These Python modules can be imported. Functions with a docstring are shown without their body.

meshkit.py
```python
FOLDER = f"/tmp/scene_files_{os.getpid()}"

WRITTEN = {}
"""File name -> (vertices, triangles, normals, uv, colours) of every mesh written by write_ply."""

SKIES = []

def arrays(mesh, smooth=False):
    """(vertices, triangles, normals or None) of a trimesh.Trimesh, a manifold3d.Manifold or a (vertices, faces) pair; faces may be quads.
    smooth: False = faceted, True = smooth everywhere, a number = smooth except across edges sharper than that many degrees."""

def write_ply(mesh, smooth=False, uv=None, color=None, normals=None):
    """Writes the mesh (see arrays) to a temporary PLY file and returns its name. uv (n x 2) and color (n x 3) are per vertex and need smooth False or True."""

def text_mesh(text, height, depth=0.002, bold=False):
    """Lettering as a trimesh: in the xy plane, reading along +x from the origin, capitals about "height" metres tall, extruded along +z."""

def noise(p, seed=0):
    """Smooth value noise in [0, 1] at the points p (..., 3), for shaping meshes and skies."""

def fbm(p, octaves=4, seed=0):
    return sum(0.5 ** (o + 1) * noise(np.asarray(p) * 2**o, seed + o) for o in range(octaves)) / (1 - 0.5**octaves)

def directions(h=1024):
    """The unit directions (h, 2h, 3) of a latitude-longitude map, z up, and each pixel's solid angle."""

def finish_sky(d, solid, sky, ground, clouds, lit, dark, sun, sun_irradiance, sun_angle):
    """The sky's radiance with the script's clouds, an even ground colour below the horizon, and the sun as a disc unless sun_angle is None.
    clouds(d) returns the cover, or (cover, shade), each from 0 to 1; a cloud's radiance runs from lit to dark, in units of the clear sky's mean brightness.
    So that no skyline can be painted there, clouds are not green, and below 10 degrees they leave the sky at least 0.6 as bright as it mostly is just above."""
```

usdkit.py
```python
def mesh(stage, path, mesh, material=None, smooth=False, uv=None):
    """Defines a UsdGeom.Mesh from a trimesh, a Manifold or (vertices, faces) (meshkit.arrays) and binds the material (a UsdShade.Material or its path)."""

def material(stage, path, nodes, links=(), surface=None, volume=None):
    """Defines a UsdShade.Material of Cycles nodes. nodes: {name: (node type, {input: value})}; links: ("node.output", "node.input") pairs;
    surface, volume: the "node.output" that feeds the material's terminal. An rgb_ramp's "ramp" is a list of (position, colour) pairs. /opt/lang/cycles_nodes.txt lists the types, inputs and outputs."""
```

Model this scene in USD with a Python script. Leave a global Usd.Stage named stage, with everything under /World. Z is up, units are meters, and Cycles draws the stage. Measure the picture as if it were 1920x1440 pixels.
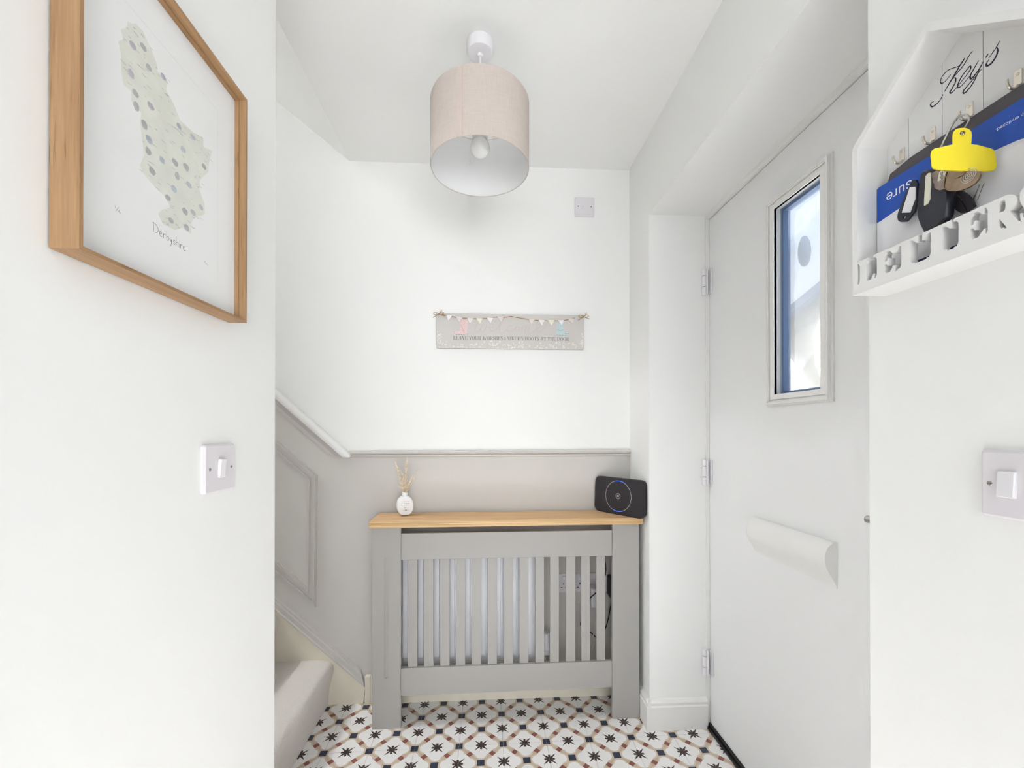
import math, json, random
import numpy as np, trimesh, manifold3d as m3, shapely, usdkit, meshkit
from shapely.geometry import Polygon, LineString, Point, box as sbox
from shapely.ops import unary_union
from pxr import Usd, UsdGeom, UsdLux, UsdShade, Sdf, Gf, Vt

stage = Usd.Stage.CreateInMemory()
UsdGeom.SetStageUpAxis(stage, "Z"); UsdGeom.SetStageMetersPerUnit(stage, 1.0)
UsdGeom.Xform.Define(stage, "/World"); UsdGeom.Scope.Define(stage, "/World/Looks")
rng = random.Random(7)

# ---------------------------------------------------------------- camera
CZ, YAW, PITCH = 1.2076, 3.0702, 0.2234          # metres, degrees (turned right / up)
F, PX, PY = 774.57, 954.384, 803.192             # focal length and principal point for a 1920 x 1440 picture
EXPOSURE = 0.47
cam = UsdGeom.Camera.Define(stage, "/World/camera")
th, ph = math.radians(YAW), math.radians(PITCH)
fw = np.array([math.sin(th)*math.cos(ph), math.cos(th)*math.cos(ph), math.sin(ph)])
rt = np.array([math.cos(th), -math.sin(th), 0.0]); up = np.cross(rt, fw)
M = np.eye(4); M[0, :3] = rt; M[1, :3] = up; M[2, :3] = -fw; M[3, :3] = (0, 0, CZ)
cam.AddTransformOp().Set(Gf.Matrix4d(*M.ravel().tolist()))
cam.CreateHorizontalApertureAttr(36.0); cam.CreateVerticalApertureAttr(27.0)
cam.CreateFocalLengthAttr(36.0*F/1920)
cam.CreateHorizontalApertureOffsetAttr((960-PX)/1920*36); cam.CreateVerticalApertureOffsetAttr((PY-720)/1920*36)
cam.CreateClippingRangeAttr(Gf.Vec2f(0.02, 500)); cam.CreateExposureAttr(EXPOSURE); cam.CreateFStopAttr(0.0)

# ---------------------------------------------------------------- sky, sun, unseen window light, added stair fill
def mat(name, nodes, links=(), surface=None): return usdkit.material(stage, "/World/Looks/" + name, nodes, links, surface)
dome = UsdLux.DomeLight.Define(stage, "/World/sky")
dome.CreateIntensityAttr(1.0)
SKY, SUN = 0.95, 6.6
sky = mat("sky_mat", {"tc": ("texture_coordinate", {}), "x": ("separate_xyz", {}), "r": ("rgb_ramp", {"ramp": [(0, (0.30, 0.29, 0.28)), (0.49, (0.34, 0.33, 0.32)), (0.505, (0.95, 0.97, 1.0)), (0.64, (0.86, 0.92, 1.0)), (1.0, (0.42, 0.62, 0.98))]}),
    "h": ("math", {"math_type": "multiply_add", "value2": 0.5, "value3": 0.5}), "n": ("noise_texture", {"scale": 2.6, "detail": 5.0, "roughness": 0.55}),
    "c": ("map_range", {"from_min": 0.5, "from_max": 0.68, "clamp": True}), "mx": ("mix_color", {"b": (1.0, 1.0, 1.0)}), "b": ("background_shader", {"strength": SKY})},
    [("tc.generated", "x.vector"), ("x.z", "h.value1"), ("h.value", "r.fac"), ("tc.generated", "n.vector"), ("n.fac", "c.value"), ("c.result", "mx.fac"), ("r.color", "mx.a"), ("mx.result", "b.color")], "b.background")
UsdShade.MaterialBindingAPI.Apply(dome.GetPrim()).Bind(sky)
sun = UsdLux.DistantLight.Define(stage, "/World/sun"); sun.CreateAngleAttr(0.6); sun.CreateNormalizeAttr(True); sun.CreateIntensityAttr(SUN); sun.CreateColorAttr(Gf.Vec3f(0.955, 0.98, 1.0))
sd = np.array([-.07, -.885, .46]); sd /= np.linalg.norm(sd)      # towards the sun: behind the unseen lounge, along the front door's wall, floods the lounge, near hall floor and drive
sun.AddOrientOp().Set(Gf.Quatf(Gf.Rotation(Gf.Vec3d(0, 0, 1), Gf.Vec3d(*sd.tolist())).GetQuat()))
def area(name, loc, rot, w, h, power, color):
    l = UsdLux.RectLight.Define(stage, "/World/" + name); l.CreateWidthAttr(w); l.CreateHeightAttr(h); l.CreateIntensityAttr(power); l.CreateColorAttr(Gf.Vec3f(*color))
    l.AddTranslateOp().Set(Gf.Vec3d(*loc)); l.AddRotateXYZOp().Set(Gf.Vec3f(*rot))
area("unseen_window_light", (0.3, -3.46, 1.12), (90, 0, 0), 3.0, 2.1, 2.7, (0.94, 0.97, 1.0))   # unseen window behind the camera, placed to light the hall along +Y
area("stair_fill_light", (-2.6, 1.42, 4.3), (0, 0, 0), 1.2, 0.7, 60.0, (0.96, 0.98, 1.0))            # added fill over the stairs, brightens the stairwell and door

# ---------------------------------------------------------------- helpers
DATA = json.loads('''{"keys_word":[[[-0.5284,1.716],[-0.534,1.7108],[-0.5406,1.7036],[-0.5472,1.697],[-0.5532,1.6906]],[[-0.5554,1.6876],[-0.5589,1.6832],[-0.5638,1.6808],[-0.5691,1.6812],[-0.5719,1.6848],[-0.5714,1.6878],[-0.5678,1.6879]],[[-0.5284,1.715],[-0.534,1.7108],[-0.5422,1.7143],[-0.5497,1.7171],[-0.5557,1.7147],[-0.5588,1.7096],[-0.5566,1.7049],[-0.5515,1.7044],[-0.5455,1.7078]],[[-0.5191,1.7165],[-0.5222,1.7153],[-0.5293,1.7075],[-0.5357,1.704],[-0.5406,1.7017],[-0.5431,1.7001]],[[-0.5431,1.7001],[-0.5396,1.6981],[-0.5396,1.6925],[-0.5439,1.6867],[-0.5465,1.6841],[-0.5448,1.6813],[-0.5406,1.6822],[-0.5374,1.6841]],[[-0.5374,1.6841],[-0.5309,1.6879],[-0.5246,1.6916],[-0.5213,1.6955],[-0.5223,1.6994],[-0.5261,1.6975],[-0.5325,1.6929],[-0.537,1.6857],[-0.5358,1.6814],[-0.5309,1.6815],[-0.5231,1.6858]],[[-0.5124,1.6979],[-0.5177,1.6919],[-0.5219,1.6857],[-0.5208,1.6811],[-0.517,1.6823],[-0.5117,1.6867],[-0.5076,1.6919]],[[-0.5076,1.6919],[-0.5125,1.6838],[-0.5178,1.6749],[-0.5247,1.669],[-0.5294,1.6683],[-0.53,1.672],[-0.5247,1.6753],[-0.5155,1.6801],[-0.5095,1.6839]],[[-0.5022,1.6975],[-0.5043,1.6947]],[[-0.4899,1.7027],[-0.493,1.6986],[-0.4972,1.6947],[-0.5011,1.6915]],[[-0.493,1.6986],[-0.4919,1.6924],[-0.4938,1.6864],[-0.4987,1.6822],[-0.5031,1.6828],[-0.504,1.6865],[-0.5015,1.689]]],"keys_w":[1.0,0.8,0.5,0.6,0.8,0.7,0.9,0.8,0.8,0.5,1.0],"tag_o":[0.598,0.4876,1.5814],"tag":[[-0.00836,0.00108],[-0.0076,0.00433],[-0.00586,0.00634],[-0.00339,0.00659],[-0.00044,0.00594],[0.00297,0.00413],[0.00564,0.0017],[0.00722,-0.00169],[0.00759,-0.00636],[0.00703,-0.0173],[0.01349,-0.02091],[0.01869,-0.025],[0.02383,-0.02858],[0.02638,-0.03155],[0.02729,-0.03563],[0.0284,-0.05032],[0.02793,-0.05425],[0.02607,-0.05568],[0.0186,-0.05422],[0.00427,-0.04911],[-0.01049,-0.0435],[-0.02262,-0.03816],[-0.02647,-0.03529],[-0.02765,-0.03165],[-0.02849,-0.01729],[-0.02796,-0.01315],[-0.02563,-0.01125],[-0.01948,-0.01153],[-0.0134,-0.01159],[-0.0084,-0.01179]],"fob":[[-0.5502,1.5338],[-0.5492,1.5505],[-0.5473,1.5642],[-0.5443,1.5682],[-0.5391,1.5681],[-0.5334,1.5652],[-0.5264,1.5581],[-0.5189,1.5438],[-0.5097,1.5213],[-0.5104,1.5071],[-0.5124,1.4906],[-0.5157,1.4868],[-0.5373,1.487],[-0.5423,1.4914],[-0.5483,1.4975],[-0.5509,1.5074],[-0.5513,1.5202]],"blade":[[-0.5368,1.5577],[-0.5339,1.5597],[-0.5307,1.5585],[-0.5305,1.544],[-0.5319,1.5235],[-0.5344,1.5188],[-0.5389,1.518],[-0.5387,1.5273]],"btag":[[-0.5708,1.5727],[-0.5739,1.5689],[-0.5772,1.5642],[-0.5854,1.549],[-0.5913,1.5371],[-0.5926,1.531],[-0.5914,1.5249],[-0.588,1.5209],[-0.5839,1.5186],[-0.5798,1.5174],[-0.5757,1.519],[-0.5717,1.5235],[-0.5678,1.5255],[-0.5658,1.5349],[-0.5646,1.5504],[-0.5638,1.5644],[-0.5661,1.5706]],"btag_label":[[-0.574,1.5648],[-0.5657,1.5603],[-0.566,1.5431],[-0.5733,1.5272],[-0.5859,1.5334],[-0.5805,1.5479]],"btag_hole":[-0.5826,1.525],"key_a":[[-0.5288,1.5558],[-0.5281,1.5509],[-0.5268,1.5485],[-0.5268,1.5432],[-0.525,1.5399],[-0.5251,1.5354],[-0.5227,1.5318],[-0.5179,1.5272],[-0.5132,1.5263],[-0.508,1.5268],[-0.5047,1.535],[-0.5047,1.5441],[-0.5233,1.5565]],"key_b":[[-0.5122,1.5271],[-0.5089,1.5226],[-0.5044,1.5183],[-0.4986,1.5147],[-0.4918,1.5119],[-0.4833,1.5105],[-0.4769,1.5118],[-0.4728,1.5149],[-0.4711,1.5193],[-0.4716,1.5233],[-0.5082,1.5462],[-0.5108,1.5387]],"key_c":[[-0.5001,1.535],[-0.4982,1.5317],[-0.4938,1.5297],[-0.4889,1.5295],[-0.4858,1.5311],[-0.4876,1.5333],[-0.5045,1.5439]],"key_label":[[-0.5211,1.5409],[-0.519,1.5512],[-0.5166,1.5527],[-0.511,1.5477],[-0.5117,1.5437],[-0.514,1.5392]],"king":[[[-0.5153,1.5401],[-0.516,1.5504]]],"rings_c":[-0.4835,1.5255],"leather":[[[-0.5236,1.5269],[-0.5203,1.5116],[-0.5144,1.4995],[-0.5087,1.4927],[-0.5036,1.4912],[-0.5061,1.5009],[-0.5124,1.5139],[-0.5176,1.5235]],[[-0.5163,1.5257],[-0.5086,1.5117],[-0.5036,1.4988],[-0.5011,1.491],[-0.4938,1.4935],[-0.4962,1.5012],[-0.5011,1.5111],[-0.5086,1.5212]]],"ring":[[0.637,0.5265,1.6279],[0.6329,0.5238,1.6272],[0.6288,0.5152,1.6254],[0.6247,0.5067,1.6206],[0.6206,0.5,1.6142],[0.6165,0.4953,1.6055],[0.6124,0.4937,1.5985],[0.6083,0.4929,1.5934],[0.6042,0.4908,1.5875],[0.6001,0.4899,1.5835],[0.596,0.4847,1.5779]],"ring2":[[0.637,0.5225,1.6321],[0.6315,0.5226,1.6259],[0.626,0.524,1.617],[0.6205,0.5248,1.6045],[0.615,0.5249,1.5931],[0.6095,0.5216,1.5846],[0.604,0.5136,1.576]],"env":[[-0.6359,1.597],[-0.6331,1.5999],[-0.6274,1.599],[-0.6129,1.5997],[-0.4521,1.5998]],"div":[[-0.6305,1.5432],[-0.5974,1.5482],[-0.4811,1.5561],[-0.4584,1.5531],[-0.4523,1.5514]],"county":[[0.5665,1.7444],[0.572,1.7463],[0.5782,1.753],[0.5904,1.7535],[0.5964,1.7481],[0.6033,1.7421],[0.6135,1.7299],[0.6151,1.7199],[0.6333,1.7238],[0.6316,1.7066],[0.6482,1.6953],[0.6582,1.6833],[0.6871,1.685],[0.7102,1.6924],[0.7114,1.6783],[0.7327,1.686],[0.7252,1.6622],[0.7227,1.6437],[0.7033,1.6184],[0.7022,1.6012],[0.7143,1.5849],[0.7156,1.5688],[0.6919,1.55],[0.6829,1.5389],[0.683,1.5198],[0.6645,1.5204],[0.6491,1.5098],[0.6259,1.5073],[0.6176,1.5176],[0.624,1.5267],[0.6411,1.5403],[0.6276,1.5491],[0.6094,1.553],[0.5907,1.5598],[0.5857,1.5676],[0.593,1.5861],[0.5905,1.6009],[0.5871,1.6176],[0.5858,1.6265],[0.588,1.6403],[0.5724,1.6437],[0.571,1.6567],[0.5609,1.6554],[0.5569,1.6681],[0.5561,1.6928],[0.5522,1.704],[0.5606,1.7154],[0.5554,1.7225],[0.5652,1.7349]],"blots":[[0.6059,1.572],[0.6237,1.5992],[0.6487,1.6118],[0.6716,1.6196],[0.6651,1.6426],[0.6528,1.5939],[0.6782,1.5952],[0.6469,1.5706],[0.6352,1.5505],[0.7058,1.5745],[0.6697,1.5487],[0.6873,1.5564],[0.6731,1.5246],[0.6412,1.5202],[0.7128,1.6467],[0.6868,1.6767],[0.6005,1.6127],[0.5989,1.5955],[0.5794,1.6427],[0.6036,1.6617],[0.5924,1.6278],[0.5709,1.6791],[0.6249,1.7218],[0.6564,1.6725],[0.5779,1.6588],[0.5996,1.7126],[0.5735,1.7193],[0.5905,1.7327]],"derb":[[0.6083,1.4865],[0.6676,1.4886]],"derb_h":[0.6078,1.5043],"num":[[0.5483,1.4923],[0.5552,1.4871]],"sig":[[0.7138,1.4862],[0.7231,1.4836]],"mount_line":[[0.7474,1.7668],[0.7467,1.4817]],"flags":[[[-0.1806,1.7207],[-0.1544,1.7205],[-0.1706,1.6934]],[[-0.1366,1.7119],[-0.1093,1.7112],[-0.1233,1.6863]],[[-0.0882,1.7094],[-0.0597,1.7077],[-0.0756,1.6831]],[[-0.0471,1.709],[-0.0186,1.7083],[-0.0308,1.6827]],[[-0.0006,1.7117],[0.0291,1.7122],[0.0168,1.6865]],[[0.0461,1.7167],[0.0752,1.7175],[0.0645,1.6904]],[[0.1882,1.7085],[0.2161,1.7064],[0.1994,1.6826]],[[0.2326,1.7049],[0.2612,1.7044],[0.2476,1.6779]],[[0.2756,1.7051],[0.3057,1.7051],[0.2919,1.6785]],[[0.3214,1.7053],[0.3495,1.7065],[0.338,1.6802]],[[0.3668,1.7117],[0.3964,1.7143],[0.3867,1.6884]]],"string":[[-0.1996,1.7235],[-0.1807,1.72],[-0.1377,1.7117],[-0.0883,1.7086],[-0.0471,1.7071],[-0.0006,1.7099],[0.0461,1.7159],[0.0758,1.7148],[0.111,1.7196],[0.1104,1.7196],[0.183,1.7079],[0.2323,1.7036],[0.2753,1.7021],[0.3216,1.7028],[0.367,1.7077],[0.3984,1.7178]],"bootp":[[-0.1169,1.7048],[-0.1095,1.7091],[-0.0905,1.7052],[-0.0852,1.6968],[-0.0852,1.6713],[-0.0894,1.6543],[-0.0884,1.6394],[-0.1116,1.636],[-0.1453,1.6408],[-0.1421,1.6504],[-0.1242,1.6496],[-0.1169,1.6624],[-0.1211,1.6814]],"bootb":[[0.3167,1.6938],[0.3178,1.6681],[0.3167,1.6531],[0.3167,1.638],[0.3556,1.6374],[0.3719,1.643],[0.3686,1.6483],[0.3535,1.6503],[0.3481,1.6642],[0.3492,1.6792],[0.347,1.6943],[0.3319,1.6983]],"leave":[[-0.1505,1.6133],[0.374,1.6147],[-0.1505,1.6281]],"welcome":[[-0.0514,1.6463],[0.2822,1.6569]]}''')
used = {}
def nm(parent, name):
    key = (parent, name); n = used.get(key, 0); used[key] = n + 1
    return f"{parent}/{name}" + (f"_{n:03d}" if n else "")
class T: pass
def tag(prim, label=None, cat=None, group=None, kind=None):
    for k, v in (("label", label), ("category", cat), ("group", group), ("kind", kind)):
        if v: prim.SetCustomDataByKey(k, v)
def thing(name, label, cat, loc=(0, 0, 0), group=None, kind=None):
    t = T(); t.path = nm("/World", name); t.loc = np.array(loc, float)
    x = UsdGeom.Xform.Define(stage, t.path); x.AddTranslateOp().Set(Gf.Vec3d(*map(float, loc)))
    tag(x.GetPrim(), label, cat, group, kind); return t
def part(t, name, mesh, m, label=None, smooth=False, uv=None, kind=None):
    """mesh in world coordinates, or a list of meshes joined into one part; t None puts it at top level"""
    v, f, n = meshkit.arrays(join(mesh), False)
    p = T(); p.loc = t.loc if t else np.zeros(3); p.path = nm(t.path if t else "/World", name)
    q = usdkit.mesh(stage, p.path, trimesh.Trimesh(v - p.loc, f, process=False), MAT[m] if isinstance(m, str) else m, smooth=smooth, uv=uv)
    tag(q.GetPrim(), label, kind=kind); p.prim = q.GetPrim(); return p
def struct(name, mesh, m, smooth=False):
    p = part(None, name, mesh, m, smooth=smooth); tag(p.prim, kind="structure"); return p
def tm(x):
    if isinstance(x, m3.Manifold):
        g = x.to_mesh(); return trimesh.Trimesh(np.array(g.vert_properties[:, :3], float), np.array(g.tri_verts), process=False)
    return x
def join(x): return trimesh.util.concatenate([tm(a) for a in x]) if isinstance(x, (list, tuple)) else tm(x)
def hull(pts): return m3.Manifold.hull_points(np.asarray(pts, float))
def bx(x0, y0, z0, x1, y1, z1, b=0.0):
    lo, hi = np.minimum((x0, y0, z0), (x1, y1, z1)), np.maximum((x0, y0, z0), (x1, y1, z1))
    if b <= 0: 
        m = trimesh.creation.box(hi - lo); m.apply_translation((lo + hi) / 2); return m
    pts = []
    for s in np.ndindex(2, 2, 2):
        c = np.where(s, hi, lo); d = np.where(s, -b, b)
        for k in range(3): e = c + d; e[k] = c[k]; pts.append(e)
    return tm(hull(pts))
def frame(o, u, v): 
    u, v = np.array(u, float), np.array(v, float); A = np.eye(4); A[:3, 0] = u; A[:3, 1] = v; A[:3, 2] = np.cross(u, v); A[:3, 3] = o; return A
def xf(m, A): m = tm(m).copy(); m.apply_transform(A); return m
RWALL = lambda X: frame((X, 0, 0), (0, -1, 0), (0, 0, 1))   # right wall: x along -Y, y up, z out of the wall
LWALL = lambda X: frame((X, 0, 0), (0, 1, 0), (0, 0, 1))
BWALL = lambda Y: frame((0, Y, 0), (1, 0, 0), (0, 0, 1))
def ext(poly, h, z=0.0):
    g = [p for p in getattr(poly, "geoms", [poly]) if p.geom_type == "Polygon" and p.area > 1e-10]
    out = []
    for p in g:
        m = trimesh.creation.extrude_polygon(p.simplify(1e-6), h, engine="earcut"); m.apply_translation((0, 0, z)); out.append(m)
    return trimesh.util.concatenate(out)
def chamf(poly, h, b, z=0.0):
    """convex outline extruded by h with a chamfer b round the top"""
    q = poly.buffer(-b, join_style=2); P0 = np.array(poly.exterior.coords); P1 = np.array(q.exterior.coords)
    pts = [(x, y, z) for x, y in P0] + [(x, y, z + h - b) for x, y in P0] + [(x, y, z + h) for x, y in P1]
    return tm(hull(pts))
def rrect(x0, y0, x1, y1, r): return sbox(x0 + r, y0 + r, x1 - r, y1 - r).buffer(r, quad_segs=6)
def cyl(p0, p1, r, r1=None, n=24):
    p0, p1 = np.array(p0, float), np.array(p1, float); d = p1 - p0; L = np.linalg.norm(d)
    m = tm(m3.Manifold.cylinder(L, r, r if r1 is None else r1, n)); A = trimesh.geometry.align_vectors((0, 0, 1), d / L); A[:3, 3] = p0
    m.apply_transform(A); return m
def spline(pts, n=8):
    p = np.array(pts, float); 
    if len(p) < 3: return np.array([p[0] + (p[-1] - p[0]) * t for t in np.linspace(0, 1, n)])
    q = np.vstack([2*p[0]-p[1], p, 2*p[-1]-p[-2]]); out = []
    for i in range(1, len(q) - 2):
        for t in np.linspace(0, 1, n, endpoint=False):
            out.append(0.5*((2*q[i]) + (q[i+1]-q[i-1])*t + (2*q[i-1]-5*q[i]+4*q[i+1]-q[i+2])*t*t + (-q[i-1]+3*q[i]-3*q[i+1]+q[i+2])*t**3))
    return np.array(out + [q[-2]])
def tube(pts, r, n=8, sm=6):
    p = spline(pts, sm) if sm else np.array(pts, float)
    rr = np.interp(np.linspace(0, 1, len(p)), np.linspace(0, 1, len(np.atleast_1d(r))), np.atleast_1d(r))
    d = np.gradient(p, axis=0); d /= np.linalg.norm(d, axis=1, keepdims=True) + 1e-12
    a = np.cross(d[0], (0, 0, 1) if abs(d[0][2]) < .9 else (1, 0, 0)); a /= np.linalg.norm(a); V = []
    for i in range(len(p)):
        a = a - d[i]*(a @ d[i]); a /= np.linalg.norm(a); b = np.cross(d[i], a)
        V.append([p[i] + rr[i]*(math.cos(t)*a + math.sin(t)*b) for t in np.arange(n)*2*math.pi/n])
    V = np.array(V).reshape(-1, 3); Fc = []
    for i in range(len(p) - 1):
        for j in range(n):
            k = (j + 1) % n; Fc += [(i*n+j, i*n+k, (i+1)*n+k), (i*n+j, (i+1)*n+k, (i+1)*n+j)]
    c0, c1 = len(V), len(V) + 1; V = np.vstack([V, p[0], p[-1]]); e = (len(p)-1)*n
    for j in range(n): k = (j+1) % n; Fc += [(c0, k, j), (c1, e+j, e+k)]
    return trimesh.Trimesh(V, Fc, process=False)
def lathe(prof, loc, n=48):
    m = trimesh.creation.revolve(np.array(prof, float), sections=n); m.apply_translation(loc); return m
def prism(poly2, axis, a0, a1):
    """outline extruded along a world axis; poly in the other two axes (x: (y,z), y: (x,z), z: (x,y))"""
    m = ext(poly2 if hasattr(poly2, "area") else Polygon(poly2), abs(a1 - a0)); A = {"x": frame((min(a0, a1), 0, 0), (0, 1, 0), (0, 0, 1)), "y": frame((0, max(a0, a1), 0), (1, 0, 0), (0, 0, 1)), "z": frame((0, 0, min(a0, a1)), (1, 0, 0), (0, 1, 0))}[axis]
    m.apply_transform(A); return m
def brush(pts, w, wmin=None, n=8):
    """pen stroke: the pressed middle w wide, the ends wmin"""
    p = spline(pts, n); t = np.linspace(0, 1, len(p)); r = (wmin if wmin is not None else w) + ((w - (wmin if wmin is not None else w)) * np.sin(np.pi * t))
    return unary_union([Point(a).buffer(ra/2, 6).union(Point(b).buffer(rb/2, 6)).convex_hull for a, b, ra, rb in zip(p[:-1], p[1:], r[:-1], r[1:])])
def sweep_profile(prof, p0, p1, out, upv):
    """profile points (out, up) swept straight from p0 to p1"""
    p0, p1, out, upv = (np.array(q, float) for q in (p0, p1, out, upv)); n = len(prof)
    V = [p + out*a + upv*b for p in (p0, p1) for a, b in prof]; pol = Polygon(prof)
    m = ext(pol, 1.0); L = p1 - p0; A = np.eye(4); A[:3, 0] = out; A[:3, 1] = upv; A[:3, 2] = L; A[:3, 3] = p0; m.apply_transform(A)
    if np.linalg.det(A[:3, :3]) < 0: m.invert()
    return m

# ---- serif letters (cap height 1), st: stem, tn: thin stroke, sl/sh: serif length and height
def serif_text(text, st=.16, tn=.035, sl=.07, sh=.03, gap=.07, space=.34, heavy=False):
    B = lambda x0, y0, x1, y1: sbox(min(x0, x1), min(y0, y1), max(x0, x1), max(y0, y1))
    def stem(x, w, lo=0, hi=1, s0=True, s1=True, l=sl):
        g = [B(x, lo, x + w, hi)]
        if s0: g.append(B(x - l, lo, x + w + l, lo + sh)); g.append(Polygon([(x - l*.4, lo+sh), (x+w+l*.4, lo+sh), (x+w, lo+sh*2.2), (x, lo+sh*2.2)]))
        if s1: g.append(B(x - l, hi - sh, x + w + l, hi)); g.append(Polygon([(x - l*.4, hi-sh), (x+w+l*.4, hi-sh), (x+w, hi-sh*2.2), (x, hi-sh*2.2)]))
        return unary_union(g)
    dg = lambda x0, y0, x1, y1, w: Polygon([(x0, y0), (x0 + w, y0), (x1 + w, y1), (x1, y1)])
    hs = lambda x, w, y: B(x - sl, y, x + w + sl, y + (sh if y < .5 else -sh))
    ell = lambda cx, cy, rx, ry: shapely.affinity.scale(Point(cx, cy).buffer(1, 24), rx, ry)
    def ring(cx, cy, rx, ry, s=st, t=tn): return ell(cx, cy, rx, ry).difference(ell(cx, cy, rx - s, ry - t))
    def bowl(x, y0, y1, w): 
        cy, ry = (y0 + y1)/2, (y1 - y0)/2; a = w*.45
        o = ell(x + a, cy, w - a, ry).union(B(x, y0, x + a, y1)); i = ell(x + a, cy, w - a - st*.95, ry - tn).union(B(x, y0 + tn, x + a, y1 - tn))
        return o.difference(i).intersection(B(x, -1, x + 3, 2))
    def tick(x, y, dx, h): return Polygon([(x, y), (x, y + h), (x - dx, y)])
    def glyph(c):
        if c == "L": return unary_union([stem(sl, st), B(sl, 0, .62, tn), Polygon([(.62, 0), (.62, .28), (.585, .28), (.5, tn), (.4, tn), (.4, 0)])])
        if c == "E": return unary_union([stem(sl, st), B(sl, 0, .62, tn), B(sl, 1 - tn, .6, 1), B(sl, .5 - tn/2, .44, .5 + tn/2), Polygon([(.62, 0), (.62, .28), (.585, .28), (.48, tn), (.4, 0)]), Polygon([(.6, 1), (.6, .74), (.565, .74), (.47, 1 - tn), (.4, 1)]), Polygon([(.44, .36), (.44, .64), (.415, .64), (.37, .5), (.415, .36)])])
        if c == "T": return unary_union([stem(.33 - st/2, st, s1=False), B(.02, 1 - tn, .64, 1), Polygon([(.02, 1), (.02, .74), (.055, .74), (.15, 1 - tn), (.2, 1)]), Polygon([(.64, 1), (.64, .74), (.605, .74), (.51, 1 - tn), (.46, 1)])])
        if c == "I": return stem(sl, st)
        if c == "H": return unary_union([stem(sl, st), stem(.48, st), B(sl, .5 - tn/2, .55, .5 + tn/2)])
        if c == "O": return ring(.36, .5, .36, .515)
        if c == "D": return unary_union([stem(sl, st), bowl(sl + st*.5, 0, 1, .58)])
        if c == "B": return unary_union([stem(sl, st), bowl(sl + st*.5, .5 - tn/2, 1, .46), bowl(sl + st*.5, 0, .5 + tn/2, .52)])
        if c == "R": return unary_union([stem(sl, st), bowl(sl + st*.5, .47, 1, .48), dg(.52, 0, .3, .5, st*1.05), B(.5, 0, .76, sh)])
        if c == "P": return unary_union([stem(sl, st), bowl(sl + st*.5, .45, 1, .48)])
        if c == "A": return unary_union([dg(.06, 0, .36 - tn, 1, tn*1.1), dg(.5, 0, .32, 1, st), B(.17, .3, .52, .3 + tn), hs(.06, tn, 0), hs(.5, st, 0)])
        if c == "V": return unary_union([dg(.3, 0, .06, 1, st), dg(.36, 0, .6, 1, tn*1.1), Polygon([(.3, 0), (.42, 0), (.45, .1), (.3, .1)]), hs(.06, st, 1), hs(.6, tn, 1)])
        if c == "Y": return unary_union([stem(.3, st, 0, .5, s1=False), dg(.3, .45, .06, 1, st), dg(.42, .45, .6, 1, tn*1.1), hs(.06, st, 1), hs(.6, tn, 1)])
        if c == "W": return unary_union([dg(.24, 0, .05, 1, st), dg(.34, 0, .5, 1, tn*1.1), dg(.62, 0, .44, 1, st), dg(.74, 0, .92, 1, tn*1.1), hs(.05, st, 1), hs(.44, st*.7, 1), hs(.92, tn, 1)])
        if c == "M": return unary_union([stem(sl, tn*1.1, s1=False), stem(.74, st, s1=False), dg(.4, 0, sl - .03, 1, st), dg(.42, 0, .76, 1, tn*1.1), B(.0, 1 - sh, .2, 1), B(.72, 1 - sh, .98, 1)])
        if c == "U": return unary_union([stem(sl, st, .3, 1, s0=False), stem(.56, tn*1.1, .3, 1, s0=False), ring(sl + .275, .3, .275, .315).intersection(B(0, -.1, 1, .3))])
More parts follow.
